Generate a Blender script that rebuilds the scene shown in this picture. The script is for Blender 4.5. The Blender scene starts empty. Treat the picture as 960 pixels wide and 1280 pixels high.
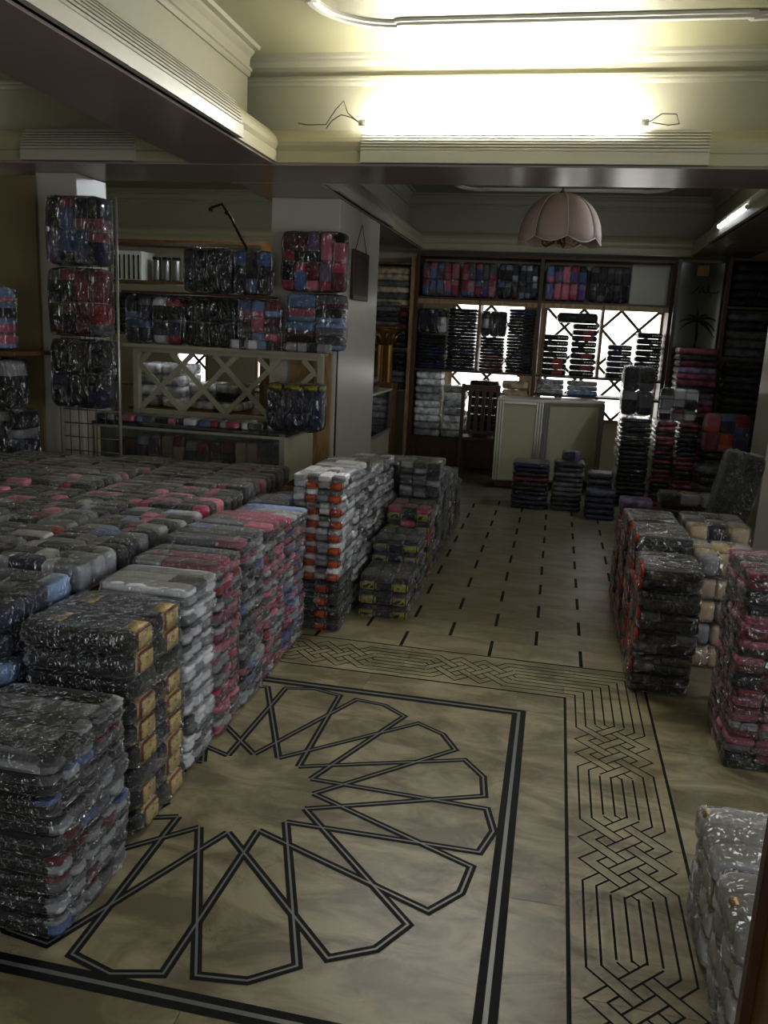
import bpy, bmesh, math, random
from mathutils import Vector, Matrix, noise
random.seed(7)
C = bpy.context.scene.collection
SC = bpy.context.scene

# ---------------------------------------------------------------- camera
cam_d = bpy.data.cameras.new('camera')
cam_d.sensor_fit = 'HORIZONTAL'; cam_d.sensor_width = 36.0; cam_d.lens = 36.0 * 1037.134 / 960.0
cam_d.clip_start = 0.05; cam_d.clip_end = 60
cam = bpy.data.objects.new('camera', cam_d); C.objects.link(cam)
_r = Vector((0.97799822, 0.20345061, 0.04612307)); _u = Vector((-0.08766442, 0.20018336, 0.97582866)); _f = Vector((-0.18929986, 0.95840204, -0.21361435))
cam.matrix_world = Matrix(((_r.x, _u.x, -_f.x, 0), (_r.y, _u.y, -_f.y, 0), (_r.z, _u.z, -_f.z, 1.62), (0, 0, 0, 1)))
SC.camera = cam

# ---------------------------------------------------------------- world, exposure
W = bpy.data.worlds.new('world'); SC.world = W; W.use_nodes = True
W.node_tree.nodes['Background'].inputs[0].default_value = (0.80, 0.88, 1.0, 1)
W.node_tree.nodes['Background'].inputs[1].default_value = 0.6
SC.view_settings.view_transform = 'Standard'; SC.view_settings.look = 'None'; SC.view_settings.gamma = 1.0
SC.view_settings.use_curve_mapping = False
SC.view_settings.exposure = -0.22
TUBE = 270.0          # emission of the fluorescent tubes
REAR_TUBE = 120.0
SIDE_TUBE = 30.0     # same tubes on the neighbouring beams, outside the picture; the left-bay one is added
WINDOW = 4.0         # frosted daylight windows in the back wall
# unseen area lights before the solid walls, standing for daylight from behind and right
def daylight(name, loc, rot, sx, sy, w):
    a = bpy.data.lights.new(name, 'AREA'); a.shape = 'RECTANGLE'; a.size = sx; a.size_y = sy; a.energy = w; a.color = (0.90, 0.95, 1.0)
    o = bpy.data.objects.new(name, a); C.objects.link(o); o.location = loc; o.rotation_euler = rot
daylight('front_daylight_area', (-0.4, -2.15, 1.45), (math.radians(90), 0, 0), 4.0, 1.9, 34.0)
daylight('side_daylight_area', (2.70, 1.2, 1.55), (math.radians(90), 0, math.radians(90)), 3.4, 1.9, 80.0)
SC.cycles.transparent_max_bounces = 24
SC.cycles.max_bounces = 8

# ---------------------------------------------------------------- materials
def lin(c):
    return tuple(((v / 255.0) / 12.92 if v / 255.0 <= 0.04045 else (((v / 255.0) + 0.055) / 1.055) ** 2.4) for v in c)
def new_mat(name):
    m = bpy.data.materials.new(name); m.use_nodes = True
    nt = m.node_tree; nt.nodes.clear()
    out = nt.nodes.new('ShaderNodeOutputMaterial')
    return m, nt, out
def node(nt, t, **kw):
    n = nt.nodes.new(t)
    for k, v in kw.items():
        if k in n.inputs: n.inputs[k].default_value = v
        else: setattr(n, k, v)
    return n
def bumped(nt, scale, strength, dist=0.01, detail=4, distortion=0.0, coord='Object'):
    tc = node(nt, 'ShaderNodeTexCoord'); nz = node(nt, 'ShaderNodeTexNoise', Scale=scale, Detail=detail, Distortion=distortion)
    nt.links.new(tc.outputs[coord], nz.inputs['Vector'])
    b = node(nt, 'ShaderNodeBump', Strength=strength, Distance=dist)
    nt.links.new(nz.outputs['Fac'], b.inputs['Height'])
    return b, nz, tc
def plain(name, rgb, rough=0.6, metal=0.0, var=0.12, nscale=6.0, bump=0.15, bscale=40.0, bdist=0.003, coat=0.0, linear=False, spec=0.5):
    """painted / wood-like surface: principled with soft procedural tone variation and fine relief"""
    m, nt, out = new_mat(name)
    p = node(nt, 'ShaderNodeBsdfPrincipled', Roughness=rough, Metallic=metal)
    p.inputs['Specular IOR Level'].default_value = spec
    if coat: p.inputs['Coat Weight'].default_value = coat; p.inputs['Coat Roughness'].default_value = 0.12
    col = rgb if linear else lin(rgb)
    tc = node(nt, 'ShaderNodeTexCoord'); nz = node(nt, 'ShaderNodeTexNoise', Scale=nscale, Detail=5.0)
    nt.links.new(tc.outputs['Object'], nz.inputs['Vector'])
    mr = node(nt, 'ShaderNodeMapRange'); mr.inputs[3].default_value = 1 - var; mr.inputs[4].default_value = 1 + var
    nt.links.new(nz.outputs['Fac'], mr.inputs[0])
    mx = node(nt, 'ShaderNodeMix', data_type='RGBA', blend_type='MULTIPLY'); mx.inputs[0].default_value = 1.0
    mx.inputs[6].default_value = (*col, 1); nt.links.new(mr.outputs[0], mx.inputs[7])
    nt.links.new(mx.outputs[2], p.inputs['Base Color'])
    if bump:
        b, _, _ = bumped(nt, bscale, bump, bdist); nt.links.new(b.outputs[0], p.inputs['Normal'])
    nt.links.new(p.outputs[0], out.inputs[0])
    return m
def wood(name, rgb, rough=0.45):
    m, nt, out = new_mat(name)
    p = node(nt, 'ShaderNodeBsdfPrincipled', Roughness=rough)
    tc = node(nt, 'ShaderNodeTexCoord'); mp = node(nt, 'ShaderNodeMapping'); mp.inputs['Scale'].default_value = (9, 9, 1.2)
    nt.links.new(tc.outputs['Object'], mp.inputs[0])
    nz = node(nt, 'ShaderNodeTexNoise', Scale=4.0, Detail=6.0, Distortion=1.2); nt.links.new(mp.outputs[0], nz.inputs['Vector'])
    rp = node(nt, 'ShaderNodeValToRGB'); c = lin(rgb)
    rp.color_ramp.elements[0].color = (*[v * 0.6 for v in c], 1); rp.color_ramp.elements[1].color = (*[min(1, v * 1.35) for v in c], 1)
    rp.color_ramp.elements[0].position = 0.3; rp.color_ramp.elements[1].position = 0.72
    nt.links.new(nz.outputs['Fac'], rp.inputs[0]); nt.links.new(rp.outputs[0], p.inputs['Base Color']); nt.links.new(p.outputs[0], out.inputs[0])
    return m
def emit(name, rgb, strength):
    m, nt, out = new_mat(name)
    e = node(nt, 'ShaderNodeEmission', Strength=strength); e.inputs[0].default_value = (*rgb, 1)
    nt.links.new(e.outputs[0], out.inputs[0]); return m
def marble(name, c0, c1, vein, rough=0.28, scale=4.5):
    m, nt, out = new_mat(name)
    p = node(nt, 'ShaderNodeBsdfPrincipled', Roughness=rough); p.inputs['Specular IOR Level'].default_value = 0.32
    tc = node(nt, 'ShaderNodeTexCoord'); oi = node(nt, 'ShaderNodeObjectInfo')
    ad = node(nt, 'ShaderNodeVectorMath', operation='ADD')
    sc = node(nt, 'ShaderNodeVectorMath', operation='SCALE'); sc.inputs['Scale'].default_value = 13.0
    cb = node(nt, 'ShaderNodeCombineXYZ'); nt.links.new(oi.outputs['Random'], cb.inputs[0]); nt.links.new(oi.outputs['Random'], cb.inputs[1])
    nt.links.new(cb.outputs[0], sc.inputs[0]); nt.links.new(tc.outputs['Object'], ad.inputs[0]); nt.links.new(sc.outputs[0], ad.inputs[1])
    mp = node(nt, 'ShaderNodeMapping'); mp.inputs['Scale'].default_value = (0.75, 1.5, 1); nt.links.new(ad.outputs[0], mp.inputs[0])
    n1 = node(nt, 'ShaderNodeTexNoise', Scale=scale, Detail=9.0, Roughness=0.62, Distortion=0.7); nt.links.new(mp.outputs[0], n1.inputs['Vector'])
    rp = node(nt, 'ShaderNodeValToRGB'); rp.color_ramp.elements[0].position = 0.40; rp.color_ramp.elements[1].position = 0.62
    rp.color_ramp.elements[0].color = (*lin(c0), 1); rp.color_ramp.elements[1].color = (*lin(c1), 1)
    nt.links.new(n1.outputs['Fac'], rp.inputs[0])
    n2 = node(nt, 'ShaderNodeTexNoise', Scale=scale * 1.1, Detail=7.0, Roughness=0.6, Distortion=2.2); nt.links.new(ad.outputs[0], n2.inputs['Vector'])
    r2 = node(nt, 'ShaderNodeValToRGB'); e = r2.color_ramp.elements
    e[0].position = 0.487; e[0].color = (0, 0, 0, 1); e[1].position = 0.5; e[1].color = (1, 1, 1, 1)
    e3 = r2.color_ramp.elements.new(0.511); e3.color = (0, 0, 0, 1)
    nt.links.new(n2.outputs['Fac'], r2.inputs[0])
    n3 = node(nt, 'ShaderNodeTexNoise', Scale=scale * 0.9, Detail=2.0); nt.links.new(ad.outputs[0], n3.inputs['Vector'])
    mu = node(nt, 'ShaderNodeMath', operation='MULTIPLY'); nt.links.new(r2.outputs[0], mu.inputs[0])
    m3 = node(nt, 'ShaderNodeMapRange'); m3.inputs[1].default_value = 0.5; m3.inputs[2].default_value = 0.75; m3.inputs[4].default_value = 0.8
    nt.links.new(n3.outputs['Fac'], m3.inputs[0]); nt.links.new(m3.outputs[0], mu.inputs[1])
    mx = node(nt, 'ShaderNodeMix', data_type='RGBA'); nt.links.new(mu.outputs[0], mx.inputs[0])
    nt.links.new(rp.outputs[0], mx.inputs[6]); mx.inputs[7].default_value = (*lin(vein), 1)
    nt.links.new(mx.outputs[2], p.inputs['Base Color']); nt.links.new(p.outputs[0], out.inputs[0])
    return m

M = {}
M['marble'] = marble('beige_marble', (96, 88, 66), (144, 135, 107), (50, 43, 30), rough=0.36)
M['marble_tile'] = marble('aisle_marble', (112, 103, 82), (140, 130, 106), (92, 80, 62), rough=0.36)
M['grout'] = plain('grout', (96, 86, 64), 0.8)
M['inlay_black'] = plain('inlay_black', (13, 14, 15), 0.7, var=0.3, spec=0.15)
M['inlay_grey'] = plain('inlay_grey', (92, 92, 90), 0.4, var=0.1)
M['cream'] = plain('cream_paint', (150, 145, 122), 0.55, var=0.05)
M['ceiling'] = plain('ceiling_paint', (150, 146, 112), 0.5, var=0.05)
M['white'] = plain('white_paint', (216, 212, 196), 0.45, var=0.05)
M['trim'] = plain('trim_paint', (184, 180, 164), 0.35, var=0.05)
M['lip'] = plain('lip_paint', (166, 160, 130), 0.4, var=0.05)
M['soffit'] = plain('soffit_gloss', (150, 134, 124), 0.22, var=0.12, nscale=2.5, bump=0.12, bscale=3.0, bdist=0.02)
M['pillar'] = plain('pillar_paint', (196, 190, 176), 0.35, var=0.06)
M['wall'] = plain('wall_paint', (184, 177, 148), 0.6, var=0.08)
M['wood_dark'] = wood('dark_wood', (74, 46, 30))
M['wood_mid'] = wood('brown_wood', (112, 78, 40), 0.4)
M['wood_light'] = wood('light_wood', (168, 134, 88))
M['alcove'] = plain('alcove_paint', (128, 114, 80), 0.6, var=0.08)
M['lattice'] = plain('lattice_paint', (172, 166, 142), 0.5)
M['lattice_dark'] = plain('window_lattice', (92, 80, 62), 0.5)
M['counter'] = plain('counter_laminate', (184, 182, 148), 0.5, var=0.06)
M['alu'] = plain('aluminium', (190, 188, 176), 0.3, metal=0.6, var=0.05)
M['black'] = plain('black_metal', (20, 20, 20), 0.4, metal=0.4)
M['steel'] = plain('grey_steel', (140, 140, 138), 0.35, metal=0.8)
M['tube'] = emit('tube_glow', (1.0, 0.99, 0.96), TUBE)
M['rear_tube'] = emit('rear_tube_glow', (0.82, 0.9, 1.0), REAR_TUBE)
M['side_tube'] = emit('side_tube_glow', (0.93, 0.98, 1.0), SIDE_TUBE)
M['window'] = emit('frosted_daylight', (1.0, 0.98, 0.93), WINDOW)
M['gold'] = plain('gilt_metal', (150, 112, 60), 0.3, metal=0.8)
M['shade'] = plain('lamp_cloth', (196, 170, 158), 0.75, var=0.08)
M['mirror'] = plain('etched_mirror', (120, 122, 120), 0.12, metal=0.9, var=0.15, bump=0)
M['etch'] = plain('etching', (58, 54, 46), 0.6)
M['etch_dark'] = plain('etching_dark', (24, 22, 20), 0.6)
M['amber'] = plain('amber_paint', (150, 104, 40), 0.5)
M['card'] = plain('cardboard', (150, 112, 62), 0.7)
M['paper'] = plain('white_paper', (226, 224, 214), 0.6, var=0.04)
M['wire'] = plain('wire_black', (40, 36, 30), 0.6, bump=0)

def banded(name, rgb, edge, lim=.37):
    m, nt, out = new_mat(name)
    p = node(nt, 'ShaderNodeBsdfPrincipled', Roughness=0.55)
    tc = node(nt, 'ShaderNodeTexCoord'); sx = node(nt, 'ShaderNodeSeparateXYZ'); nt.links.new(tc.outputs['Object'], sx.inputs[0])
    ab = node(nt, 'ShaderNodeMath', operation='ABSOLUTE'); nt.links.new(sx.outputs[0], ab.inputs[0])
    gt = node(nt, 'ShaderNodeMath', operation='COMPARE'); gt.inputs[1].default_value = lim + .04; gt.inputs[2].default_value = .035; nt.links.new(ab.outputs[0], gt.inputs[0])
    nz = node(nt, 'ShaderNodeTexNoise', Scale=7.0, Detail=2.0); nt.links.new(tc.outputs['Object'], nz.inputs['Vector'])
    rp = node(nt, 'ShaderNodeValToRGB'); c = lin(rgb); rp.color_ramp.elements[0].position = .38; rp.color_ramp.elements[1].position = .46
    rp.color_ramp.elements[0].color = (*[v * .45 for v in c], 1); rp.color_ramp.elements[1].color = (*c, 1); nt.links.new(nz.outputs['Fac'], rp.inputs[0])
    mx = node(nt, 'ShaderNodeMix', data_type='RGBA'); nt.links.new(gt.outputs[0], mx.inputs[0]); nt.links.new(rp.outputs[0], mx.inputs[6]); mx.inputs[7].default_value = (*lin(edge), 1)
    nt.links.new(mx.outputs[2], p.inputs['Base Color']); nt.links.new(p.outputs[0], out.inputs[0]); return m
M['cream_band'] = banded('cream_band', (180, 158, 100), (118, 44, 30))
M['orange_band'] = banded('orange_band', (190, 78, 34), (60, 40, 34))
M['yellow_band'] = banded('yellow_band', (150, 146, 52), (40, 40, 30))
M['beige_band'] = banded('beige_band', (190, 160, 112), (190, 160, 112))
M['brown_band'] = banded('brown_band', (150, 108, 60), (60, 44, 30))
M['tag_band'] = banded('tag_band', (168, 52, 28), (90, 24, 18))
M['red_band'] = banded('red_band', (150, 34, 30), (150, 34, 30))
# clear crinkled film: flat areas with sharp creases
def creases(nt, scale, strength, dist, stretch=(1.0, 1.0, 0.35), use_pos=True):
    geo = node(nt, 'ShaderNodeNewGeometry'); oi = node(nt, 'ShaderNodeObjectInfo'); ad = node(nt, 'ShaderNodeVectorMath', operation='ADD')
    nt.links.new(geo.outputs['Position'], ad.inputs[0]); nt.links.new(oi.outputs['Location'], ad.inputs[1])
    mp = node(nt, 'ShaderNodeMapping'); mp.inputs['Scale'].default_value = stretch; mp.inputs['Rotation'].default_value = (0.55, 0.35, 0.3); nt.links.new(ad.outputs[0], mp.inputs[0])
    n1 = node(nt, 'ShaderNodeTexNoise', Scale=scale, Detail=2.0, Distortion=1.2); nt.links.new(mp.outputs[0], n1.inputs['Vector'])
    n2 = node(nt, 'ShaderNodeTexNoise', Scale=scale * 0.45, Detail=1.0, Distortion=0.6); nt.links.new(ad.outputs[0], n2.inputs['Vector'])
    s1 = node(nt, 'ShaderNodeMath', operation='SUBTRACT'); s1.inputs[1].default_value = 0.5; nt.links.new(n1.outputs['Fac'], s1.inputs[0])
    a1 = node(nt, 'ShaderNodeMath', operation='ABSOLUTE'); nt.links.new(s1.outputs[0], a1.inputs[0])
    sq = node(nt, 'ShaderNodeMath', operation='POWER'); sq.inputs[1].default_value = 0.6; nt.links.new(a1.outputs[0], sq.inputs[0])
    su = node(nt, 'ShaderNodeMath', operation='MULTIPLY_ADD'); su.inputs[1].default_value = 0.7; nt.links.new(n2.outputs['Fac'], su.inputs[0]); nt.links.new(sq.outputs[0], su.inputs[2])
    b = node(nt, 'ShaderNodeBump', Strength=strength, Distance=dist); nt.links.new(su.outputs[0], b.inputs['Height'])
    return b
def film(name, haze=0.004, tint=(0.97, 0.97, 0.98), bump=1.0, scale=26.0, gloss=0.8, rough=0.07, base=0.085, dist=0.045):
    m, nt, out = new_mat(name)
    b = creases(nt, scale, bump, dist)
    fr = node(nt, 'ShaderNodeFresnel', IOR=1.4)
    mr = node(nt, 'ShaderNodeMath', operation='MULTIPLY_ADD'); mr.inputs[1].default_value = gloss; mr.inputs[2].default_value = base; mr.use_clamp = True
    nt.links.new(fr.outputs[0], mr.inputs[0])
    tr = node(nt, 'ShaderNodeBsdfTransparent'); tr.inputs[0].default_value = (*tint, 1)
    df = node(nt, 'ShaderNodeBsdfDiffuse'); df.inputs[0].default_value = (0.75, 0.76, 0.78, 1)
    m0 = node(nt, 'ShaderNodeMixShader'); m0.inputs[0].default_value = haze
    nt.links.new(tr.outputs[0], m0.inputs[1]); nt.links.new(df.outputs[0], m0.inputs[2])
    gl = node(nt, 'ShaderNodeBsdfGlossy', Roughness=rough); gl.inputs[0].default_value = (0.95, 0.96, 1.0, 1); nt.links.new(b.outputs[0], gl.inputs['Normal'])
    mx = node(nt, 'ShaderNodeMixShader'); nt.links.new(mr.outputs[0], mx.inputs[0]); nt.links.new(m0.outputs[0], mx.inputs[1]); nt.links.new(gl.outputs[0], mx.inputs[2])
    nt.links.new(mx.outputs[0], out.inputs[0])
    return m
M['film'] = film('clear_film')
M['film_hazy'] = film('hazy_film', haze=0.008, base=0.08, dist=0.045)
M['film_bag'] = film('bag_film', haze=0.004, base=0.12, scale=13.0, dist=0.09, rough=0.13)
M['film_crisp'] = film('crisp_film', haze=0.008, base=0.085, scale=34.0, dist=0.05)
M['glass'] = film('case_glass', haze=0.03, bump=0.03, scale=2.0, gloss=1.0, rough=0.05, base=0.02)

COL = dict(black=(15, 15, 17), char=(37, 37, 41), grey=(92, 92, 97), lgrey=(160, 162, 166), white=(232, 232, 235), navy=(26, 30, 62),
           blue=(88, 112, 164), sky=(128, 160, 200), pink=(196, 108, 130), hot=(172, 46, 88), red=(140, 28, 38), purple=(92, 70, 140), cream=(200, 180, 120),
           lilac=(130, 110, 150), wine=(96, 28, 44), dpink=(140, 72, 94), brown=(80, 54, 40), orange=(206, 82, 30), olive=(150, 150, 50), beige=(190, 170, 140))
_sock = {}
def knit(c):
    if c in _sock: return _sock[c]
    m, nt, out = new_mat('knit_' + c)
    p = node(nt, 'ShaderNodeBsdfPrincipled', Roughness=0.85)
    p.inputs['Sheen Weight'].default_value = 0.15
    b, nz, tc = bumped(nt, 180.0, 0.5, 0.004, detail=2)
    geo = node(nt, 'ShaderNodeNewGeometry'); nt.links.new(geo.outputs['Position'], nz.inputs['Vector'])
    oi = node(nt, 'ShaderNodeObjectInfo')
    mr = node(nt, 'ShaderNodeMapRange'); mr.inputs[3].default_value = 0.72; mr.inputs[4].default_value = 1.25; nt.links.new(oi.outputs['Random'], mr.inputs[0])
    mx = node(nt, 'ShaderNodeMix', data_type='RGBA', blend_type='MULTIPLY'); mx.inputs[0].default_value = 1.0
    mx.inputs[6].default_value = (*lin(COL[c]), 1); nt.links.new(mr.outputs[0], mx.inputs[7])
    nt.links.new(mx.outputs[2], p.inputs['Base Color']); nt.links.new(b.outputs[0], p.inputs['Normal']); nt.links.new(p.outputs[0], out.inputs[0])
    _sock[c] = m; return m
_bagm = {}
def bagged(c):
    """socks seen through tight film: colour patches under a glossy crinkled coat (for far packs)"""
    if c in _bagm: return _bagm[c]
    m, nt, out = new_mat('bagged_' + c)
    p = node(nt, 'ShaderNodeBsdfPrincipled', Roughness=0.5)
    p.inputs['Coat Weight'].default_value = 1.0; p.inputs['Coat Roughness'].default_value = 0.07; p.inputs['Coat IOR'].default_value = 1.6; p.inputs['Specular IOR Level'].default_value = 0.2
    geo = node(nt, 'ShaderNodeNewGeometry')
    b = creases(nt, 30.0, 1.0, 0.03, (0.5, 1.0, 1.0))
    oi = node(nt, 'ShaderNodeObjectInfo')
    n2 = node(nt, 'ShaderNodeTexNoise', Scale=14.0, Detail=1.0); nt.links.new(geo.outputs['Position'], n2.inputs['Vector'])
    mr = node(nt, 'ShaderNodeMapRange'); mr.inputs[1].default_value = 0.35; mr.inputs[2].default_value = 0.65; mr.inputs[3].default_value = 0.55; mr.inputs[4].default_value = 1.5; nt.links.new(n2.outputs['Fac'], mr.inputs[0])
    mx = node(nt, 'ShaderNodeMix', data_type='RGBA', blend_type='MULTIPLY'); mx.inputs[0].default_value = 1.0
    mx.inputs[6].default_value = (*lin(COL[c]), 1); nt.links.new(mr.outputs[0], mx.inputs[7])
    nt.links.new(mx.outputs[2], p.inputs['Base Color']); nt.links.new(b.outputs[0], p.inputs['Coat Normal']); nt.links.new(p.outputs[0], out.inputs[0])
    _bagm[c] = m; return m

# ---------------------------------------------------------------- mesh helpers
def link(o, parent=None):
    C.objects.link(o)
    if parent: o.parent = parent
    return o
def obj(name, me, mat, parent=None, loc=None, rot=None, scale=None):
    o = bpy.data.objects.new(name, me); link(o, parent)
    mats = mat if isinstance(mat, (list, tuple)) else [mat]
    if not me.materials:
        for m in mats: me.materials.append(m)
    else:
        for i, m in enumerate(mats):
            if me.materials[i] is not m:
                o.material_slots[i].link = 'OBJECT'; o.material_slots[i].material = m
    if loc is not None: o.location = loc
    if rot is not None: o.rotation_euler = rot
    if scale is not None: o.scale = scale
    return o
def tag(o, label, cat, group=None):
    o['label'] = label; o['category'] = cat
    if group: o['group'] = group
    return o
def struct(o, label=None):
    o['kind'] = 'structure'
    if label: o['label'] = label
    return o
def thing(name, label, cat, loc=(0, 0, 0), rotz=0.0, group=None):
    o = bpy.data.objects.new(name, None); o.empty_display_size = 0.05; link(o)
    o.location = loc; o.rotation_euler = (0, 0, rotz); return tag(o, label, cat, group)
def me_from(bm, smooth=False, name='mesh'):
    bmesh.ops.recalc_face_normals(bm, faces=bm.faces[:])
    me = bpy.data.meshes.new(name); bm.to_mesh(me); bm.free()
    if smooth:
        for p in me.polygons: p.use_smooth = True
    return me
def add_box(bm, x0, x1, y0, y1, z0, z1):
    v = [bm.verts.new(p) for p in ((x0, y0, z0), (x1, y0, z0), (x1, y1, z0), (x0, y1, z0), (x0, y0, z1), (x1, y0, z1), (x1, y1, z1), (x0, y1, z1))]
    for f in ((0, 3, 2, 1), (4, 5, 6, 7), (0, 1, 5, 4), (1, 2, 6, 5), (2, 3, 7, 6), (3, 0, 4, 7)): bm.faces.new([v[i] for i in f])
def box(name, b, mat, parent=None, bev=0.0, extra=()):
    bm = bmesh.new(); add_box(bm, *b)
    if bev: bmesh.ops.bevel(bm, geom=bm.edges[:], offset=bev, segments=2, affect='EDGES', profile=0.5)
    for e in extra: add_box(bm, *e)
    return obj(name, me_from(bm), mat, parent)
def extrude(name, prof, axis, a, b, mat, parent=None):
    """prof: list of (horizontal, z) points; extruded along axis ('x': horizontal is y, 'y': horizontal is x)"""
    bm = bmesh.new(); rows = []
    for t in (a, b):
        rows.append([bm.verts.new((t, h, z) if axis == 'x' else (h, t, z)) for h, z in prof])
    n = len(prof)
    for i in range(n):
        j = (i + 1) % n; bm.faces.new((rows[0][i], rows[0][j], rows[1][j], rows[1][i]))
    bm.faces.new(rows[0]); bm.faces.new(rows[1][::-1])
    return obj(name, me_from(bm), mat, parent)
def tube_mesh(pts, r, seg=8):
    bm = bmesh.new(); rings = []
    pts = [Vector(p) for p in pts]
    for i, p in enumerate(pts):
        d = (pts[min(i + 1, len(pts) - 1)] - pts[max(i - 1, 0)]).normalized()
        a = d.cross(Vector((0, 0, 1)));
        if a.length < 1e-3: a = d.cross(Vector((1, 0, 0)))
        a.normalize(); b = d.cross(a)
        rr = r[i] if isinstance(r, (list, tuple)) else r
        rings.append([bm.verts.new(p + (a * math.cos(2 * math.pi * k / seg) + b * math.sin(2 * math.pi * k / seg)) * rr) for k in range(seg)])
    for i in range(len(rings) - 1):
        for k in range(seg): bm.faces.new((rings[i][k], rings[i][(k + 1) % seg], rings[i + 1][(k + 1) % seg], rings[i + 1][k]))
    bm.faces.new(rings[0][::-1]); bm.faces.new(rings[-1])
    return me_from(bm, True)
def tube(name, pts, r, mat, parent=None, seg=8): return obj(name, tube_mesh(pts, r, seg), mat, parent)
def bar_mesh(p0, p1, w, t):
    """flat bar between two points (width w, thickness t along y)"""
    p0 = Vector(p0); p1 = Vector(p1); d = (p1 - p0).normalized(); n = Vector((0, 1, 0)); s = d.cross(n).normalized()
    bm = bmesh.new(); vs = []
    for p in (p0, p1):
        vs.append([bm.verts.new(p + s * a * w / 2 + n * b * t / 2) for a, b in ((-1, -1), (1, -1), (1, 1), (-1, 1))])
    for i in range(4): bm.faces.new((vs[0][i], vs[0][(i + 1) % 4], vs[1][(i + 1) % 4], vs[1][i]))
    bm.faces.new(vs[0][::-1]); bm.faces.new(vs[1]); return me_from(bm)
def strip_mesh(pts, w, z, closed=False, t=0.0004):
    """flat inlay strip of width w following a polyline on the floor, mitred"""
    P = [Vector((p[0], p[1])) for p in pts]; n = len(P); L = []; Rr = []
    for i in range(n):
        if closed or 0 < i < n - 1:
            d0 = (P[i] - P[i - 1]).normalized(); d1 = (P[(i + 1) % n] - P[i]).normalized()
            n0 = Vector((-d0.y, d0.x)); n1 = Vector((-d1.y, d1.x)); m = (n0 + n1)
            m = m / max(m.length, 1e-6); k = min(1 / max(m.dot(n0), 0.25), 3.0); off = m * k * w / 2
        else:
            d = (P[1] - P[0]) if i == 0 else (P[i] - P[i - 1]); d.normalize(); off = Vector((-d.y, d.x)) * w / 2
        L.append(P[i] + off); Rr.append(P[i] - off)
    bm = bmesh.new()
    lv = [bm.verts.new((p.x, p.y, z)) for p in L]; rv = [bm.verts.new((p.x, p.y, z)) for p in Rr]
    for i in range(n if closed else n - 1):
        j = (i + 1) % n; bm.faces.new((rv[i], rv[j], lv[j], lv[i]))
    me = bpy.data.meshes.new('strip'); bmesh.ops.recalc_face_normals(bm, faces=bm.faces[:])
    for f in bm.faces:
        if f.normal.z < 0: f.normal_flip()
    bm.to_mesh(me); bm.free(); return me
def merge_strips(runs, w, z):
    bm = bmesh.new()
    for pts in runs:
        me = strip_mesh(pts, w, z); bm.from_mesh(me); bpy.data.meshes.remove(me)
    me = bpy.data.meshes.new('strips'); bm.to_mesh(me); bm.free(); return me

# ================================================================ FLOOR
floor = struct(box('floor', (-6.2, 3.2, -2.4, 11.2, -0.12, -0.015), M['grout']), 'beige marble floor with black inlaid rosette and knotwork border')
SQ = (-1.925, -0.003, 1.573, 3.485)      # rosette square, outer edge
def slab(x0, x1, y0, y1, mat=None, name='marble_slab', g=0.0008):
    return box(name, (x0 + g, x1 - g, y0 + g, y1 - g, -0.015, 0.0), mat or M['marble'], floor)
slab(SQ[0], SQ[1], SQ[2], SQ[3])
xs = [-2.095, -1.4, -0.7, 0.0, 0.167]
for a, b in ((-2.095, -1.45), (-1.45, -0.75), (-0.75, -0.05), (-0.05, 0.167)):
    slab(a, b, SQ[3], 3.676); slab(a, b, 1.38, SQ[2])
for a, b in ((1.573, 2.2), (2.2, 2.85), (2.85, 3.485)): slab(SQ[1], 0.167, a, b); slab(-2.095, SQ[0], a, b)
ys = [-0.2, 0.45, 1.15, 1.86, 2.57, 3.28, 4.068]
for a, b in zip(ys[:-1], ys[1:]): slab(0.167, 0.54, a, b)
for a, b in ((-2.1, -1.33), (-1.33, -0.62), (-0.62, 0.167)): slab(a, b, 3.676, 4.068); slab(a, b, 0.6, 1.38); slab(a, b, -0.2, 0.6)
for i, (a, b) in enumerate(zip(ys[:-1], ys[1:])): slab(0.54, 1.22, a, b); slab(1.22, 1.9, a, b)
slab(-4.2, -2.1, 0.6, 4.068); slab(-4.2, -2.1, -1.5, 0.6)
# aisle: brick-bond tiles 0.46 x 0.23 with dark strips in the end joints
tw, td = 0.466, 0.2325
tile_me = None
for r in range(21):
    y0 = 4.072 + r * td; off = 0.25 if r % 2 == 0 else 0.25 - tw / 2
    for k in range(-4, 3):
        x0 = off + k * tw
        if x0 > 1.55 or x0 + tw < -1.75: continue
        if tile_me is None:
            bm = bmesh.new(); add_box(bm, 0.0008, tw - 0.0008, 0.0008, td - 0.0008, -0.015, 0.0); tile_me = me_from(bm)
        obj('tile', tile_me, M['marble_tile'], floor, (x0, y0, 0))
        if -1.2 < x0 < 1.2 and r < 18:
            if (r, 'd') == (0, 'd') and k == -4: pass
            dm = bpy.data.meshes.get('joint_strip')
            if dm is None:
                bm = bmesh.new(); add_box(bm, -0.009, 0.009, 0.006, td - 0.006, -0.01, 0.0006); dm = me_from(bm); dm.name = 'joint_strip'
            obj('joint_strip', dm, M['inlay_black'], floor, (x0, y0, 0))
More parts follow.
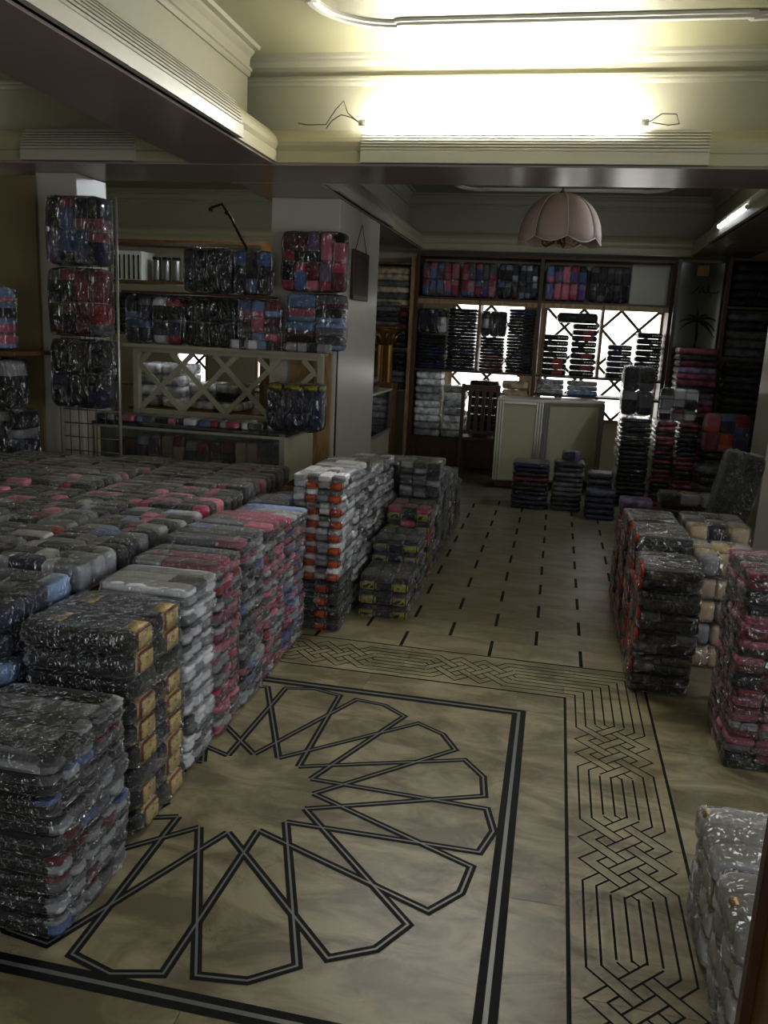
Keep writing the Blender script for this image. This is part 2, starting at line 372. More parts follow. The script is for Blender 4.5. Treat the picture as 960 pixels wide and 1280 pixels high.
# square frame of the rosette
cx, cy = -0.9665, 2.5285
h1 = 0.93
fr = [(SQ[0] + .03, SQ[2] + .03), (SQ[1] - .03, SQ[2] + .03), (SQ[1] - .03, SQ[3] - .03), (SQ[0] + .03, SQ[3] - .03)]
o = obj('inlay_frame', strip_mesh(fr, 0.060, 0.0006, True), M['inlay_black'], floor)
obj('inlay_line', strip_mesh(fr, 0.013, 0.0012, True), M['inlay_grey'], o)
for j in range(16):
    ph = math.radians(22.5 * j - 0.4)
    def pt(r, a): return (cx + r * math.cos(ph + math.radians(a)), cy + r * math.sin(ph + math.radians(a)))
    path = [pt(.255, -33.75), pt(.868, -8.5), pt(.893, 0), pt(.868, 8.5), pt(.255, 33.75)]
    o = obj('inlay_petal', strip_mesh(path, 0.030, 0.0005 + j * 0.00003), M['inlay_black'], floor)
    obj('inlay_line', strip_mesh(path, 0.0065, 0.0014 + j * 0.00002), M['inlay_grey'], o)
# border lines
obj('inlay_line', strip_mesh([(0.167, -0.2), (0.167, 3.676), (-2.1, 3.676)], 0.012, 0.0005), M['inlay_black'], floor)
obj('inlay_line', strip_mesh([(0.542, -0.2), (0.542, 4.068), (-2.1, 4.068)], 0.011, 0.0005), M['inlay_black'], floor)
# interlaced border
w_ = 0.0404; s_ = 2 * w_; d_ = 0.0791; E0 = 0.213; T0 = 3.7222; KV = [0.3262 + 0.708 * k for k in range(5)]   # knot start, measured from T0
def knot_runs():
    """edge lines of the four strands through one knot, in (u across, v along) metres, under-passes cut out"""
    U = lambda s: w_ / 2 + s * s_
    st = [[(0, -.5, 0), (0, 0, 0), (3, 3, 0), (1, 5, 0)], [(1, -.5, 0), (3, 1.5, 0), (0, 4.5, 0), (0, 5, 0)],
          [(2, -.5, 0), (0, 1.5, 0), (3, 4.5, 0), (3, 5, 0)], [(3, -.5, 0), (3, 0, 0), (0, 3, 0), (2, 5, 0)]]
    strands = [[Vector((U(a), b * d_)) for a, b, _ in s] for s in st]
    runs = []
    for i, P in enumerate(strands):
        full = [P[0] - Vector((0, .02))] + P + [P[-1] + Vector((0, .02))]
        for sg in (-1, 1):
            off = []
            for k in range(1, len(full) - 1):
                d0 = (full[k] - full[k - 1]).normalized(); d1 = (full[k + 1] - full[k]).normalized()
                n0 = Vector((-d0.y, d0.x)); n1 = Vector((-d1.y, d1.x)); m = (n0 + n1).normalized()
                off.append(full[k] + m * (w_ / 2 / max(m.dot(n0), .3)) * sg)
            if True:
                off[0] = Vector((P[0].x - sg * w_ / 2, off[0].y)) if abs((P[1] - P[0]).x) < 1e-6 else off[0]
            cur = []
            for k in range(len(off) - 1):
                a, b = off[k], off[k + 1]; ca, cb = P[k], P[k + 1]; mv = (cb - ca)
                n = max(2, int((b - a).length / 0.003)); dirr = 0 if abs(mv.x) < 1e-6 else (1 if mv.x > 0 else -1)
                for q in range(n + 1):
                    p = a.lerp(b, q / n); hid = False
                    if dirr:
                        for j, Q in enumerate(strands):
                            if j == i: continue
                            for l in range(3):
                                e0, e1 = Q[l], Q[l + 1]; ev = e1 - e0
                                if abs(ev.x) < 1e-6 or (1 if ev.x > 0 else -1) == dirr: continue
                                tt = (p - e0).dot(ev) / ev.length_squared
                                if tt < -0.02 or tt > 1.02: continue
                                if (p - e0 - ev * tt).length < w_ / 2 - 0.0005:
                                    # crossing column decides who is on top
                                    m1 = mv.y / mv.x; m2 = ev.y / ev.x
                                    xc = (e0.y - ca.y + m1 * ca.x - m2 * e0.x) / (m1 - m2)
                                    colm = round((xc - w_ / 2) / (s_ * .75))
                                    if (colm % 2 == 1) == (dirr < 0): hid = True
                    if hid:
                        if len(cur) > 1: runs.append((cur[0], cur[-1], list(cur)))
                        cur = []
                    else: cur.append(p)
            if len(cur) > 1: runs.append((cur[0], cur[-1], list(cur)))
    out = []
    for _, _, c0 in runs:      # drop doubled and collinear samples
        c = [c0[0]]
        for q in c0[1:]:
            if (q - c[-1]).length > 1e-5: c.append(q)
        if len(c) < 2: continue
        k = [c[0]]
        for i in range(1, len(c) - 1):
            a = (c[i] - c[i - 1]); b = (c[i + 1] - c[i])
            if a.length > 1e-6 and b.length > 1e-6 and a.normalized().dot(b.normalized()) < 0.9999: k.append(c[i])
        k.append(c[-1])
        if (k[-1] - k[0]).length > 0.004 or len(k) > 2: out.append(k)
    return out
KR = knot_runs()
ends_a = [w_ * k for k in range(8)]
for kv in KV:
    if T0 - kv > 0.2:
        obj('inlay_knot', merge_strips([[(E0 + p.x, T0 - kv - p.y) for p in r] for r in KR], 0.0068, 0.0006), M['inlay_black'], floor)
    if kv < 2.0:
        obj('inlay_knot', merge_strips([[(E0 + 0.0 - kv - p.y + 0.0, T0 + p.x) for p in r] for r in KR], 0.0068, 0.0006), M['inlay_black'], floor)
for e in ends_a:
    obj('inlay_line', strip_mesh([(E0 + e, T0 - KV[0] + .5 * d_), (E0 + e, T0 + e), (E0 - KV[0] + .5 * d_, T0 + e)], 0.0068, 0.0006), M['inlay_black'], floor)
    for k in range(3):
        obj('inlay_line', strip_mesh([(E0 + e, T0 - KV[k] - 5 * d_), (E0 + e, T0 - KV[k + 1] + .5 * d_)], 0.0068, 0.0006), M['inlay_black'], floor)
        if k < 2: obj('inlay_line', strip_mesh([(E0 - KV[k] - 5 * d_, T0 + e), (E0 - KV[k + 1] + .5 * d_, T0 + e)], 0.0068, 0.0006), M['inlay_black'], floor)

# ================================================================ SHELL
ZS, ZC = 2.60, 3.25
ceiling = struct(box('ceiling', (-6.2, 3.2, -2.4, 11.2, ZC, ZC + .1), M['ceiling']), 'cream coffered plaster ceiling with glossy beams')
struct(box('wall_left', (-6.2, -6.0, -2.4, 11.2, 0, ZC), M['wall'])); struct(box('wall_right', (2.75, 3.0, -2.4, 11.2, 0, ZC), M['wall']))
struct(box('wall_front', (-6.0, 2.75, -2.4, -2.2, 0, ZC), M['wall']))
def lip(a0, sgn, z=ZS, flutes=0, depth=0.2):
    """profile of the beam's lower lip; a0 = wall face, sgn = outward direction"""
    P = [(0, z), (depth, z), (depth, z + .062), (depth - .012, z + .07)]
    if flutes:
        for k in range(flutes):
            t0 = k / flutes; t1 = (k + .62) / flutes; t2 = (k + .66) / flutes; t3 = (k + .98) / flutes
            for t, dd in ((t0, 0), (t1, 0), (t2, -.02), (t3, -.02)):
                P.append((depth - .012 - .05 * t * t + dd + .006, z + .073 + t * .122))
    else:
        for t in (0, .2, .4, .6, .8, 1.0): P.append((depth - .010 + .02 * math.sin(t * math.pi) - .05 * t * t, z + .073 + t * .122))
    P += [(depth - .075, z + .2), (0, z + .2)]
    return [(a0 + sgn * h, v) for h, v in P]
def cornice(a0, sgn):
    P = [(0, 3.085), (.012, 3.085), (.020, 3.10), (.020, 3.112), (.03, 3.118), (.03, 3.132), (.012, 3.14), (.016, 3.19), (.04, 3.215), (.045, 3.228), (.075, 3.232), (.085, ZC), (0, ZC)]
    return [(a0 + sgn * h, v) for h, v in P]
def beam(axis, c0, c1, a, b, flut=(), lips=(1, 1), nm='beam'):
    """core between c0..c1 (wall faces), running a..b; lips on the low / high side"""
    core = (a, b, c0, c1, ZS, ZC) if axis == 'x' else (c0, c1, a, b, ZS, ZC)
    bm = box(nm, core, M['cream'], ceiling)
    for side, face, sg in ((0, c0, -1), (1, c1, 1)):
        if not lips[side]: continue
        ln = extrude('beam_lip', lip(face, sg), axis, a, b, M['lip'], bm)
        extrude('cornice', cornice(face, sg), axis, a, b, M['cream'], bm)
        for (s, f0, f1) in flut:
            if s == side: extrude('fluted_trim', lip(face, sg, flutes=7, depth=.230), axis, f0, f1, M['trim'], bm)
    # glossy brown underside
    e0 = c0 - (.2 if lips[0] else 0); e1 = c1 + (.2 if lips[1] else 0)
    sb = (a, b, e0 + .02, e1 - .02, ZS - .012, ZS) if axis == 'x' else (e0 + .02, e1 - .02, a, b, ZS - .012, ZS)
    box('soffit', sb, M['soffit'], bm)
    return bm
beam('x', 5.40, 5.66, -6.0, 2.7, flut=((0, -1.27, 0.72), (0, -3.55, -2.75)))
beam('y', -2.18, -2.0, -2.2, 5.2, flut=((1, 0.6, 4.55),))
beam('y', -2.18, -1.9, 5.86, 10.25, flut=((1, 6.2, 8.3),))
beam('y', 1.56, 1.80, 5.86, 10.25, flut=((0, 6.2, 9.0),))
beam('y', 1.56, 1.80, -2.2, 5.2)
beam('x', 10.45, 10.65, -6.0, 2.7, lips=(1, 0))
beam('x', -0.2, 0.0, -1.8, 1.36, lips=(0, 1))
# ceiling frames (raised moulding with scooped corners)
def ceil_frame(x0, x1, y0, y1, c=.26):
    pts = []
    for (px, py, a0) in ((x1, y1, 0), (x0, y1, 1), (x0, y0, 2), (x1, y0, 3)):
        sx = 1 if px == x1 else -1; sy = 1 if py == y1 else -1
        qx, qy = px - sx * c, py - sy * c; cc = c + .03
        seq = [(px, qy - sy * .03), (px, qy - sy * .005), (px + sx * .03, qy)] + [(qx + sx * cc * math.cos(t), qy + sy * cc * math.sin(t)) for t in [i * math.pi / 2 / 8 for i in range(1, 8)]] + [(qx, py + sy * .03), (qx - sx * .005, py), (qx - sx * .03, py)]
        if a0 in (1, 3): seq = seq[::-1]
        pts += seq
    me = bpy.data.meshes.new('frame'); bm = bmesh.new(); n = len(pts); rows = []
    prof = [(-.035, 0), (-.035, -.018), (-.015, -.03), (.015, -.03), (.02, -.02), (.035, -.016), (.035, 0)]
    for i in range(n):
        p = Vector(pts[i]); d = (Vector(pts[(i + 1) % n]) - Vector(pts[i - 1])).normalized(); nn = Vector((-d.y, d.x))
        rows.append([bm.verts.new((p.x + nn.x * a, p.y + nn.y * a, ZC + z)) for a, z in prof])
    for i in range(n):
        for k in range(len(prof) - 1): bm.faces.new((rows[i][k], rows[i][k + 1], rows[(i + 1) % n][k + 1], rows[(i + 1) % n][k]))
    bmesh.ops.recalc_face_normals(bm, faces=bm.faces[:]); bm.to_mesh(me); bm.free()
    return obj('ceiling_moulding', me, M['white'], ceiling)
ceil_frame(-1.36, 1.16, 0.75, 4.82, .36)
ceil_frame(-1.25, 1.0, 6.4, 10.0)
# pillars
def pillar(x0, x1, y0, y1, lab):
    o = struct(box('pillar', (x0, x1, y0, y1, 0, ZS - .012), M['pillar'], bev=.006), lab)
    return o
P1 = pillar(-2.29, -1.735, 6.5, 7.95, 'smooth cream pillar between the left counter and glass case')
P2 = pillar(-3.70, -3.385, 5.55, 5.95, 'cream pillar behind the hanging wire grid')
P3 = pillar(1.60, 2.05, 6.7, 7.2, 'cream pillar on the right with a black bag leaning on it')
box('corner_strip', (-1.735, -1.728, 6.53, 6.56, 0.02, 1.5), M['black'], P1); box('wood_panel', (-2.1, -1.76, 6.46, 6.499, 0.0, 1.42), M['wood_light'], P1)

# back wall with window openings (wall pieces around openings)
YB = 10.65
wb = struct(box('wall_back', (-6.0, 2.75, YB, YB + .15, 0, 0.62), M['wall'],
    extra=((-6, 2.75, YB, YB + .15, 2.04, ZC), (-6, -5.1, YB, YB + .15, .62, 2.04), (-5.1, -3.55, YB, YB + .15, 1.24, 2.04), (-5.1, -3.55, YB, YB + .15, .62, .76), (-4.62, -3.95, YB, YB + .15, .76, 1.24), (-3.55, -1.35, YB, YB + .15, .62, 2.04), (-.42, -.22, YB, YB + .15, .62, 2.04), (1.2, 2.75, YB, YB + .15, .62, 2.04))))
def window(name, x0, x1, z0, z1, y, pitch, nrm, bar=.034, mat='lattice_dark'):
    w = bpy.data.objects.new(name, None); link(w); struct(w, nrm); w.location = (0, 0, 0)
    box('pane', (x0, x1, y + .09, y + .10, z0, z1), M['window'], w)
    t = .04
    box('frame', (x0, x0 + t, y + .0, y + .06, z0, z1), M['wood_light'], w); box('frame', (x1 - t, x1, y, y + .06, z0, z1), M['wood_light'], w)
    box('frame', (x0 + t, x1 - t, y, y + .06, z1 - t, z1), M['wood_light'], w); box('frame', (x0 + t, x1 - t, y, y + .06, z0, z0 + t), M['wood_light'], w)
    lattice(w, x0 + t, x1 - t, z0 + t, z1 - t, y + .03, pitch, bar, M[mat])
    return w
def lattice(parent, x0, x1, z0, z1, y, pitch, bar, mat):
    hgt = z1 - z0; k = x0 - hgt
    for s in (1, -1):
        q = -int((hgt) / pitch) - 1
        while True:
            a = x0 + q * pitch
            if a > x1 + hgt: break
            # line x = a + s*(z - z0)
            if s == 1: zl, zh = max(z0, z0 + x0 - a), min(z1, z0 + x1 - a)
            else: zl, zh = max(z0, z0 + a - x1), min(z1, z0 + a - x0)
            if zh - zl > 0.03:
                obj('lattice_bar', bar_mesh((a + s * (zl - z0), y + s * .004, zl), (a + s * (zh - z0), y + s * .004, zh), bar, .012), mat, parent)
            q += 1
window('window_1', -1.35, -0.42, .62, 2.04, YB, .44, 'frosted window with diamond lattice behind the dark sock shelves')
window('window_2', -0.22, 1.2, .62, 2.04, YB, .44, 'bright frosted window with diamond lattice beside the grey shelf panel')
window('window_3', -5.1, -4.62, .76, 1.24, YB, .6, 'small frosted window behind the white bundles and cream lattice')
window('window_4', -3.95, -3.55, .76, 1.24, YB, .6, 'small frosted window behind the middle of the cream lattice')

# frames added around the two unseen area lights behind and beside the camera
for nm, ax, c, a0, a1, lab in (('area_light_frame_1', 'x', -2.17, -2.45, 1.65, 'added frame around the unseen area light behind the rosette floor'), ('area_light_frame_2', 'y', 2.72, -.55, 2.95, 'added frame around the unseen area light on the right front wall')):
    w = bpy.data.objects.new(nm, None); link(w); struct(w, lab)
    for (u0, u1, z0, z1) in ((a0 - .08, a0, .45, 2.48), (a1, a1 + .08, .45, 2.48), (a0, a1, .45, .5), (a0, a1, 2.42, 2.48)):
        box('frame', (u0, u1, c - .03, c + .03, z0, z1) if ax == 'x' else (c - .03, c + .03, u0, u1, z0, z1), M['alu'], w)
# ================================================================ LIGHTS IN THE ROOM
def tube_light(label, p0, p1, mat, axis, wires=True, group=None):
    t = thing('fluorescent_tube', label, 'light', p0, group=group); p0 = Vector(p0); d = Vector(p1) - p0; L = d.length; d.normalize()
    tube('lamp_tube', [d * .02, d * (L - .02)], .016, mat, t, 12)
    for s in (0, L): tube('end_cap', [d * (s - .022), d * (s + .022)], .017, M['white'], t, 10)
    return t, L
t1, L1 = tube_light('long glowing white fluorescent tube on the ledge of the cross beam', (-1.275, 5.222, 2.832), (0.36, 5.222, 2.832), M['tube'], 'x')
tube('lead_wire', [(-.02, 0, 0), (-.07, .0, .03), (-.14, .02, .05), (-.2, .03, .02), (-.24, .05, -.02)], .003, M['wire'], t1, 5)
tube('lead_wire', [(-.02, 0, 0), (-.1, .02, .06), (-.13, .03, .13), (-.18, .03, .08), (-.24, .04, .0), (-.36, .05, .0), (-.42, .05, .01)], .003, M['wire'], t1, 5)
tube('lead_wire', [(L1 + .02, 0, 0), (L1 + .09, .02, .05), (L1 + .17, .03, .05), (L1 + .19, .03, .0), (L1 + .13, .02, -.01), (L1 + .04, 0, .0)], .003, M['wire'], t1, 5)
t2, L2 = tube_light('short glowing fluorescent tube on the right rear beam', (1.335, 7.25, 2.69), (1.335, 8.45, 2.69), M['rear_tube'], 'y')

tube_light('glowing fluorescent tube on the right front beam above the rosette floor', (1.49, 1.3, 2.828), (1.49, 2.8, 2.828), M['side_tube'], 'y')
tube_light('unseen fluorescent tube added on the cross beam of the left bay', (-5.6, 5.27, 2.828), (-4.1, 5.27, 2.828), M['side_tube'], 'x')  # added out of view to brighten the left bay
tube_light('hidden fluorescent tube added on the beam above the rear left store shelf', (-2.33, 6.9, 2.828), (-2.33, 8.3, 2.828), M['rear_tube'], 'y')  # added behind the beam, out of sight, to light the rear left wall
# pendant lamp
lamp = thing('pendant_lamp', 'scalloped pale cloth dome lamp with gilt trim hanging from rear ceiling', 'lamp', (-0.085, 7.5, 2.43))
tube('rod', [(0, 0, .375), (0, 0, .80)], .008, M['gold'], lamp); tube('finial', [(0, 0, .37), (0, 0, .385), (0, 0, .41)], [.035, .03, .008], M['gold'], lamp, 10)
tube('ceiling_rose', [(0, 0, .80), (0, 0, .819)], [.03, .06], M['gold'], lamp, 14)
NP = 8
for k in range(NP):
    bm = bmesh.new(); rows = []
    for i in range(11):
        t = i / 10.0; rr = .345 * math.sin(t * math.pi / 2 * 0.98) ** 0.9 + .01; z = .375 * math.cos(t * math.pi / 2 * .98)
        row = []
        for j in range(7):
            a = (k + j / 6.0) * 2 * math.pi / NP + .2; bul = 1 - .035 * (2 * abs(j / 6 - .5)) ** 2 - .0
            dz = -.045 * math.sin(math.pi * j / 6) * max(0, (t - .8) / .2)
            row.append(bm.verts.new((rr * bul * math.cos(a), rr * bul * math.sin(a), z + dz)))
        rows.append(row)
    for i in range(10):
        for j in range(6): bm.faces.new((rows[i][j], rows[i][j + 1], rows[i + 1][j + 1], rows[i + 1][j]))
    o = obj('shade_panel', me_from(bm, True), M['shade'], lamp)
    sm = o.modifiers.new('solid', 'SOLIDIFY'); sm.thickness = .004
    a = k * 2 * math.pi / NP + .2
    tube('rib', [((.345 * math.sin(t / 8 * math.pi / 2 * .98) ** .9 + .014) * .97 * math.cos(a), (.345 * math.sin(t / 8 * math.pi / 2 * .98) ** .9 + .014) * .97 * math.sin(a), .377 * math.cos(t / 8 * math.pi / 2 * .98)) for t in range(9)], .004, M['white'], o, 6)
    tube('trim_edge', [(.352 * math.cos(a + j / 6 * 2 * math.pi / NP), .352 * math.sin(a + j / 6 * 2 * math.pi / NP), .008 - .045 * math.sin(math.pi * j / 6)) for j in range(7)], .005, M['white'], o, 6)
for k in range(5):
    a = k * 2 * math.pi / 5; ca, sa = math.cos(a), math.sin(a)
    tube('arm', [(0, 0, .06), (.06 * ca, .06 * sa, -.02), (.13 * ca, .13 * sa, -.045), (.17 * ca, .17 * sa, -.02), (.15 * ca, .15 * sa, .01), (.12 * ca, .12 * sa, -.01)], .007, M['gold'], lamp, 6)
tube('hub', [(0, 0, .37), (0, 0, .1), (0, 0, .03), (0, 0, -.03)], [.01, .012, .03, .01], M['gold'], lamp, 10)

# ================================================================ SOCK PACKS
def superbox(nx, ny, nz, e, amp, seed, nsc=3.0, crease=0.0):
    """unit pillow box x,y in +-0.5, z in 0..1"""
    bm = bmesh.new(); bmesh.ops.create_cube(bm, size=2.0)
    bmesh.ops.delete(bm, geom=bm.faces[:], context='FACES_ONLY')
    bm.clear()
    grid = {}
    def v(i, j, k):
        key = (i, j, k)
        if key in grid: return grid[key]
        x, y, z = 2 * i / nx - 1, 2 * j / ny - 1, 2 * k / nz - 1
        # redistribute towards edges
        f = lambda a: math.sin(a * math.pi / 2) * .5 + a * .5
        x, y, z = f(x), f(y), f(z)
        n = (abs(x) ** e + abs(y) ** e + abs(z) ** e) ** (1.0 / e); m = max(abs(x), abs(y), abs(z))
        s = m / n if n > 0 else 1
        p = Vector((x, y, z)) * s
        q = p * nsc + Vector((seed * 7.3, seed * 3.1, seed * 1.7))
        nn = noise.noise(q) * amp
        if crease: nn += (abs(noise.noise(q * 1.9)) - .25) * crease
        d = p.normalized()
        p = p + d * (nn - amp * .6)
        grid[key] = bm.verts.new((p.x / 2, p.y / 2, (p.z + 1) / 2)); return grid[key]
    def quad(a, b, c, d):
        try: bm.faces.new((v(*a), v(*b), v(*c), v(*d)))
        except ValueError: pass
    for i in range(nx):
        for j in range(ny):
            for k in (0, nz): quad((i, j, k), (i + 1, j, k), (i + 1, j + 1, k), (i, j + 1, k))
    for i in range(nx):
        for k in range(nz):
            for j in (0, ny): quad((i, j, k), (i + 1, j, k), (i + 1, j, k + 1), (i, j, k + 1))
    for j in range(ny):
        for k in range(nz):
            for i in (0, nx): quad((i, j, k), (i, j + 1, k), (i, j + 1, k + 1), (i, j, k + 1))
    # clamp into the unit box so that neighbours do not cut each other
    for w in bm.verts:
        w.co.x = max(-.5, min(.5, w.co.x)); w.co.y = max(-.5, min(.5, w.co.y)); w.co.z = max(0, min(1, w.co.z))
    return bm
def sock_mesh(axis, seed, lim=-.17):
    n = {'x': (8, 5, 4), 'y': (5, 8, 4), 'z': (5, 4, 8)}[axis]
    bm = superbox(*n, 7.5 if seed < 2 else 5.0, .03, seed, 2.2)
    me = me_from(bm, True, 'sock')
    me.materials.append(None); me.materials.append(None)
    ax = 'xyz'.index(axis)
    for p in me.polygons:
        c = p.center[ax] - (.5 if axis == 'z' else 0)
        if c < lim: p.material_index = 1
    return me
SOCK = {a: [sock_mesh(a, s) for s in range(3)] for a in 'xyz'}
SOCK['e'] = [sock_mesh('x', s, -.40) for s in range(3)]
WRAP = [me_from(superbox(12, 12, 6, 9.0, .04, s + 10, 4.0, .07), True, 'wrapper') for s in range(5)]
BAND = {}
for ax in 'xyz':
    bm = bmesh.new()
    if ax == 'x': add_box(bm, -.5, .5, -.5, .5, 0, 1)
    else: add_box(bm, -.5, .5, -.5, .5, 0, 1)
    bmesh.ops.bevel(bm, geom=bm.edges[:], offset=.12, segments=3, affect='EDGES')
    BAND[ax] = me_from(bm, True, 'band')
for me in WRAP + list(BAND.values()): me.materials.append(None)
def sock_obj(parent, loc, size, axis, body, toe, flip=False, rz=0.0, tip=False):
    me = random.choice(SOCK['e' if tip and axis == 'x' else axis]); o = bpy.data.objects.new('sock', me); C.objects.link(o); o.parent = parent
    for i, c in enumerate((body, toe)):
        o.material_slots[i].link = 'OBJECT'; o.material_slots[i].material = knit(c)
    sg = -1 if flip else 1
    o.location = loc; o.scale = size
    if axis == 'z' and flip: o.rotation_euler = (0, math.pi, rz); o.location = (loc[0], loc[1], loc[2] + size[2])
    else: o.rotation_euler = (0, 0, rz + (math.pi if flip else 0))
    return o
def single(parent, name, me, loc, size, mat, rz=0):
    o = bpy.data.objects.new(name, me); C.objects.link(o); o.parent = parent
    o.material_slots[0].link = 'OBJECT'; o.material_slots[0].material = mat
    o.location = loc; o.scale = size; o.rotation_euler = (0, 0, rz); return o
def pack(loc, size, grid, cols, label, group, axis='x', rz=0.0, tilt=(0, 0), band=None, bandmat=None, bandpos=(0.0,), bandw=.22, filmm=None, cat='sock pack', name='sock_pack', fill=.93, wrap=True, tip=False, bandy=1.0):
    """a bagged pack: Empty at base centre > wrapper, sock..., band.  cols: function(i,j,k)->(body,toe,flip)"""
    t = thing(name, label, cat, loc, rz, group); t.rotation_euler = (tilt[0], tilt[1], rz)
    sx, sy, sz = size; gx, gy, gz = grid
    wx, wy, wz = sx * .955, sy * .955, sz * .95; x0, y0, z0 = -wx / 2, -wy / 2, sz * .025
    ch = (wx / gx, wy / gy, wz / gz)
    for k in range(gz):
        for j in range(gy):
            for i in range(gx):
                b, e, fl = cols(i, j, k)
                f = random.uniform(.95, 1.03)
                jx = random.uniform(-.004, .004) if gx > 1 else 0
                sock_obj(t, (x0 + (i + .5) * ch[0] + jx, y0 + (j + .5) * ch[1], z0 + k * ch[2]), (ch[0] * min(f, 1.0), ch[1] * 1.0, ch[2] * 1.0), axis, b, e, fl, random.uniform(-.02, .02), tip)
                if band and band(i, j, k):
                    for bp in bandpos:
                        if axis == 'x': lo, sc = (x0 + (i + .5 + bp) * ch[0], y0 + (j + .5) * ch[1], z0 + (k - .01) * ch[2]), (ch[0] * bandw, ch[1] * bandy, ch[2] * 1.02)
                        elif axis == 'y': lo, sc = (x0 + (i + .5) * ch[0], y0 + (j + .5 + bp) * ch[1], z0 + (k - .01) * ch[2]), (ch[0] * 1.0, ch[1] * bandw, ch[2] * 1.02)
                        else: lo, sc = (x0 + (i + .5) * ch[0], y0 + (j + .5) * ch[1], z0 + (k + .5 + bp - bandw / 2) * ch[2]), (ch[0] * .98, ch[1] * 1.04, ch[2] * bandw)
                        single(t, 'paper_band', BAND[axis], lo, sc, bandmat)
    if wrap: single(t, 'wrapper', random.choice(WRAP), (0, 0, 0), (sx, sy, sz), filmm or M['film'])
    return t
def choose(*cs): return random.choice(cs)
def style(bodies, toes, pf=.5):
    def f(i, j, k): return random.choice(bodies), random.choice(toes), random.random() < pf
    return f
ORD = ['lowest', 'second up', 'third up', 'fourth up', 'fifth up', 'sixth up', 'seventh up', 'eighth up', 'ninth up', 'tenth up', 'eleventh up', 'twelfth up', 'thirteenth up']
NTH = ['first', 'second', 'third', 'fourth', 'fifth', 'sixth', 'seventh', 'eighth', 'ninth', 'tenth']
def nth(label, k, n): return label + ', ' + ('topmost' if k == n - 1 else ORD[k])
def column(x0, x1, y0, y1, z0, z1, n, grid, sty, label, group, axis='x', jit=.006, **kw):
    """a column of n packs filling the box"""
    T = (z1 - z0) / n
    for k in range(n):
        s = sty(k) if kw.get('perlayer') else sty
        kk = {a: b for a, b in kw.items() if a != 'perlayer'}
        if callable(kk.get('band_layers', None)):
            if not kk['band_layers'](k): kk.pop('band', None)
            kk.pop('band_layers')
        pack(((x0 + x1) / 2 + random.uniform(-jit, jit), (y0 + y1) / 2 + random.uniform(-jit, jit), z0 + k * T), (x1 - x0, y1 - y0, T), grid, s, nth(label, k, n), group, axis, rz=random.uniform(-.02, .02), **kk)
band_all = lambda i, j, k: True

D = ['black', 'char', 'black', 'char', 'navy']; G = ['grey', 'lgrey', 'char', 'grey']
s_dark = style(D, ['char', 'black', 'grey', 'char'])
s_white = style(['white', 'white', 'lgrey'], ['white', 'lgrey', 'white', 'grey'])
s_pinkmix = style(['pink', 'dpink', 'lgrey', 'grey', 'pink', 'hot'], ['lgrey', 'dpink', 'grey', 'red', 'pink'])
s_greymix = style(['grey', 'char', 'lgrey', 'grey'], ['dpink', 'lgrey', 'char', 'black', 'blue'])
s_pb = style(['pink', 'dpink', 'sky', 'lgrey', 'hot', 'purple', 'grey'], ['pink', 'lgrey', 'blue', 'grey'])
s_frontmix = style(['char', 'grey', 'black', 'navy', 'grey'], ['lgrey', 'grey', 'red', 'blue', 'lgrey', 'char'])

# --- the big pile on the left: columns along its aisle side
XR = -1.165
column(-1.545, XR + .02, 1.70, 2.10, 0, .53, 9, (1, 5, 2), (lambda k: style(['grey', 'char', 'grey', 'lgrey', 'char'], ['lgrey', 'grey', 'char'], 1.1) if k == 8 else style(['black', 'char', 'black', 'black'], ['grey', 'lgrey', 'grey', 'char', 'char', 'lgrey', 'grey', 'wine', 'blue'], 1.1)), 'dark sock pack with grey ends in the low foremost stack', 'dark grey-ended packs in the low front stack', jit=.008, filmm=M['film_crisp'], tip=True, perlayer=True)
column(-1.575, XR - .01, 2.16, 2.555, 0, .685, 9, (1, 2, 1), style(['black', 'black', 'char'], ['black', 'char']), 'black sock pack with cream paper bands behind the low front stack', 'black packs with cream bands in the big pile', bandmat=M['cream_band'], band=(lambda i, j, k: random.random() < .72), bandpos=(-.26, .42), bandw=.18, bandy=.55, filmm=M['film_crisp'])
column(-1.56, XR - .02, 2.575, 2.84, 0, .70, 10, (1, 3, 2), s_white, 'white and pale grey sock pack beside the cream-banded black stack', 'white packs in the big pile', jit=.007, filmm=M['film_crisp'])
column(-1.56, XR - .025, 2.855, 3.12, 0, .715, 11, (1, 3, 2), s_pinkmix, 'pink and grey sock pack beside the white column of the big pile', 'pink and grey packs in the big pile', jit=.007, filmm=M['film_crisp'])
column(-1.56, XR - .03, 3.135, 3.42, 0, .74, 11, (1, 3, 2), s_greymix, 'grey patterned sock pack between two pink columns of the big pile', 'grey packs between the pink columns', jit=.007, filmm=M['film_crisp'])
column(-1.56, XR - .035, 3.435, 3.72, 0, .735, 12, (1, 3, 2), style(['hot', 'red', 'dpink', 'grey', 'pink'], ['lgrey', 'pink', 'grey', 'red']), 'red and pink sock pack in the big pile next to the grey column', 'red and pink packs in the big pile', jit=.007, filmm=M['film_crisp'])
column(-1.56, XR - .04, 3.735, 4.08, 0, .70, 11, (1, 4, 2), s_pb, 'pink and blue sock pack at the far corner of the big pile', 'pink and blue packs at the far corner', jit=.007, filmm=M['film_crisp'])
column(-1.985, -1.595, 2.14, 2.55, 0, .735, 8, (2, 3, 1), style(['char', 'black', 'navy', 'char'], ['blue', 'char', 'sky', 'navy']), 'black and blue sock pack stacked beside the cream-banded black stack', 'black and blue packs at the pile front', jit=.006, filmm=M['film_hazy'])
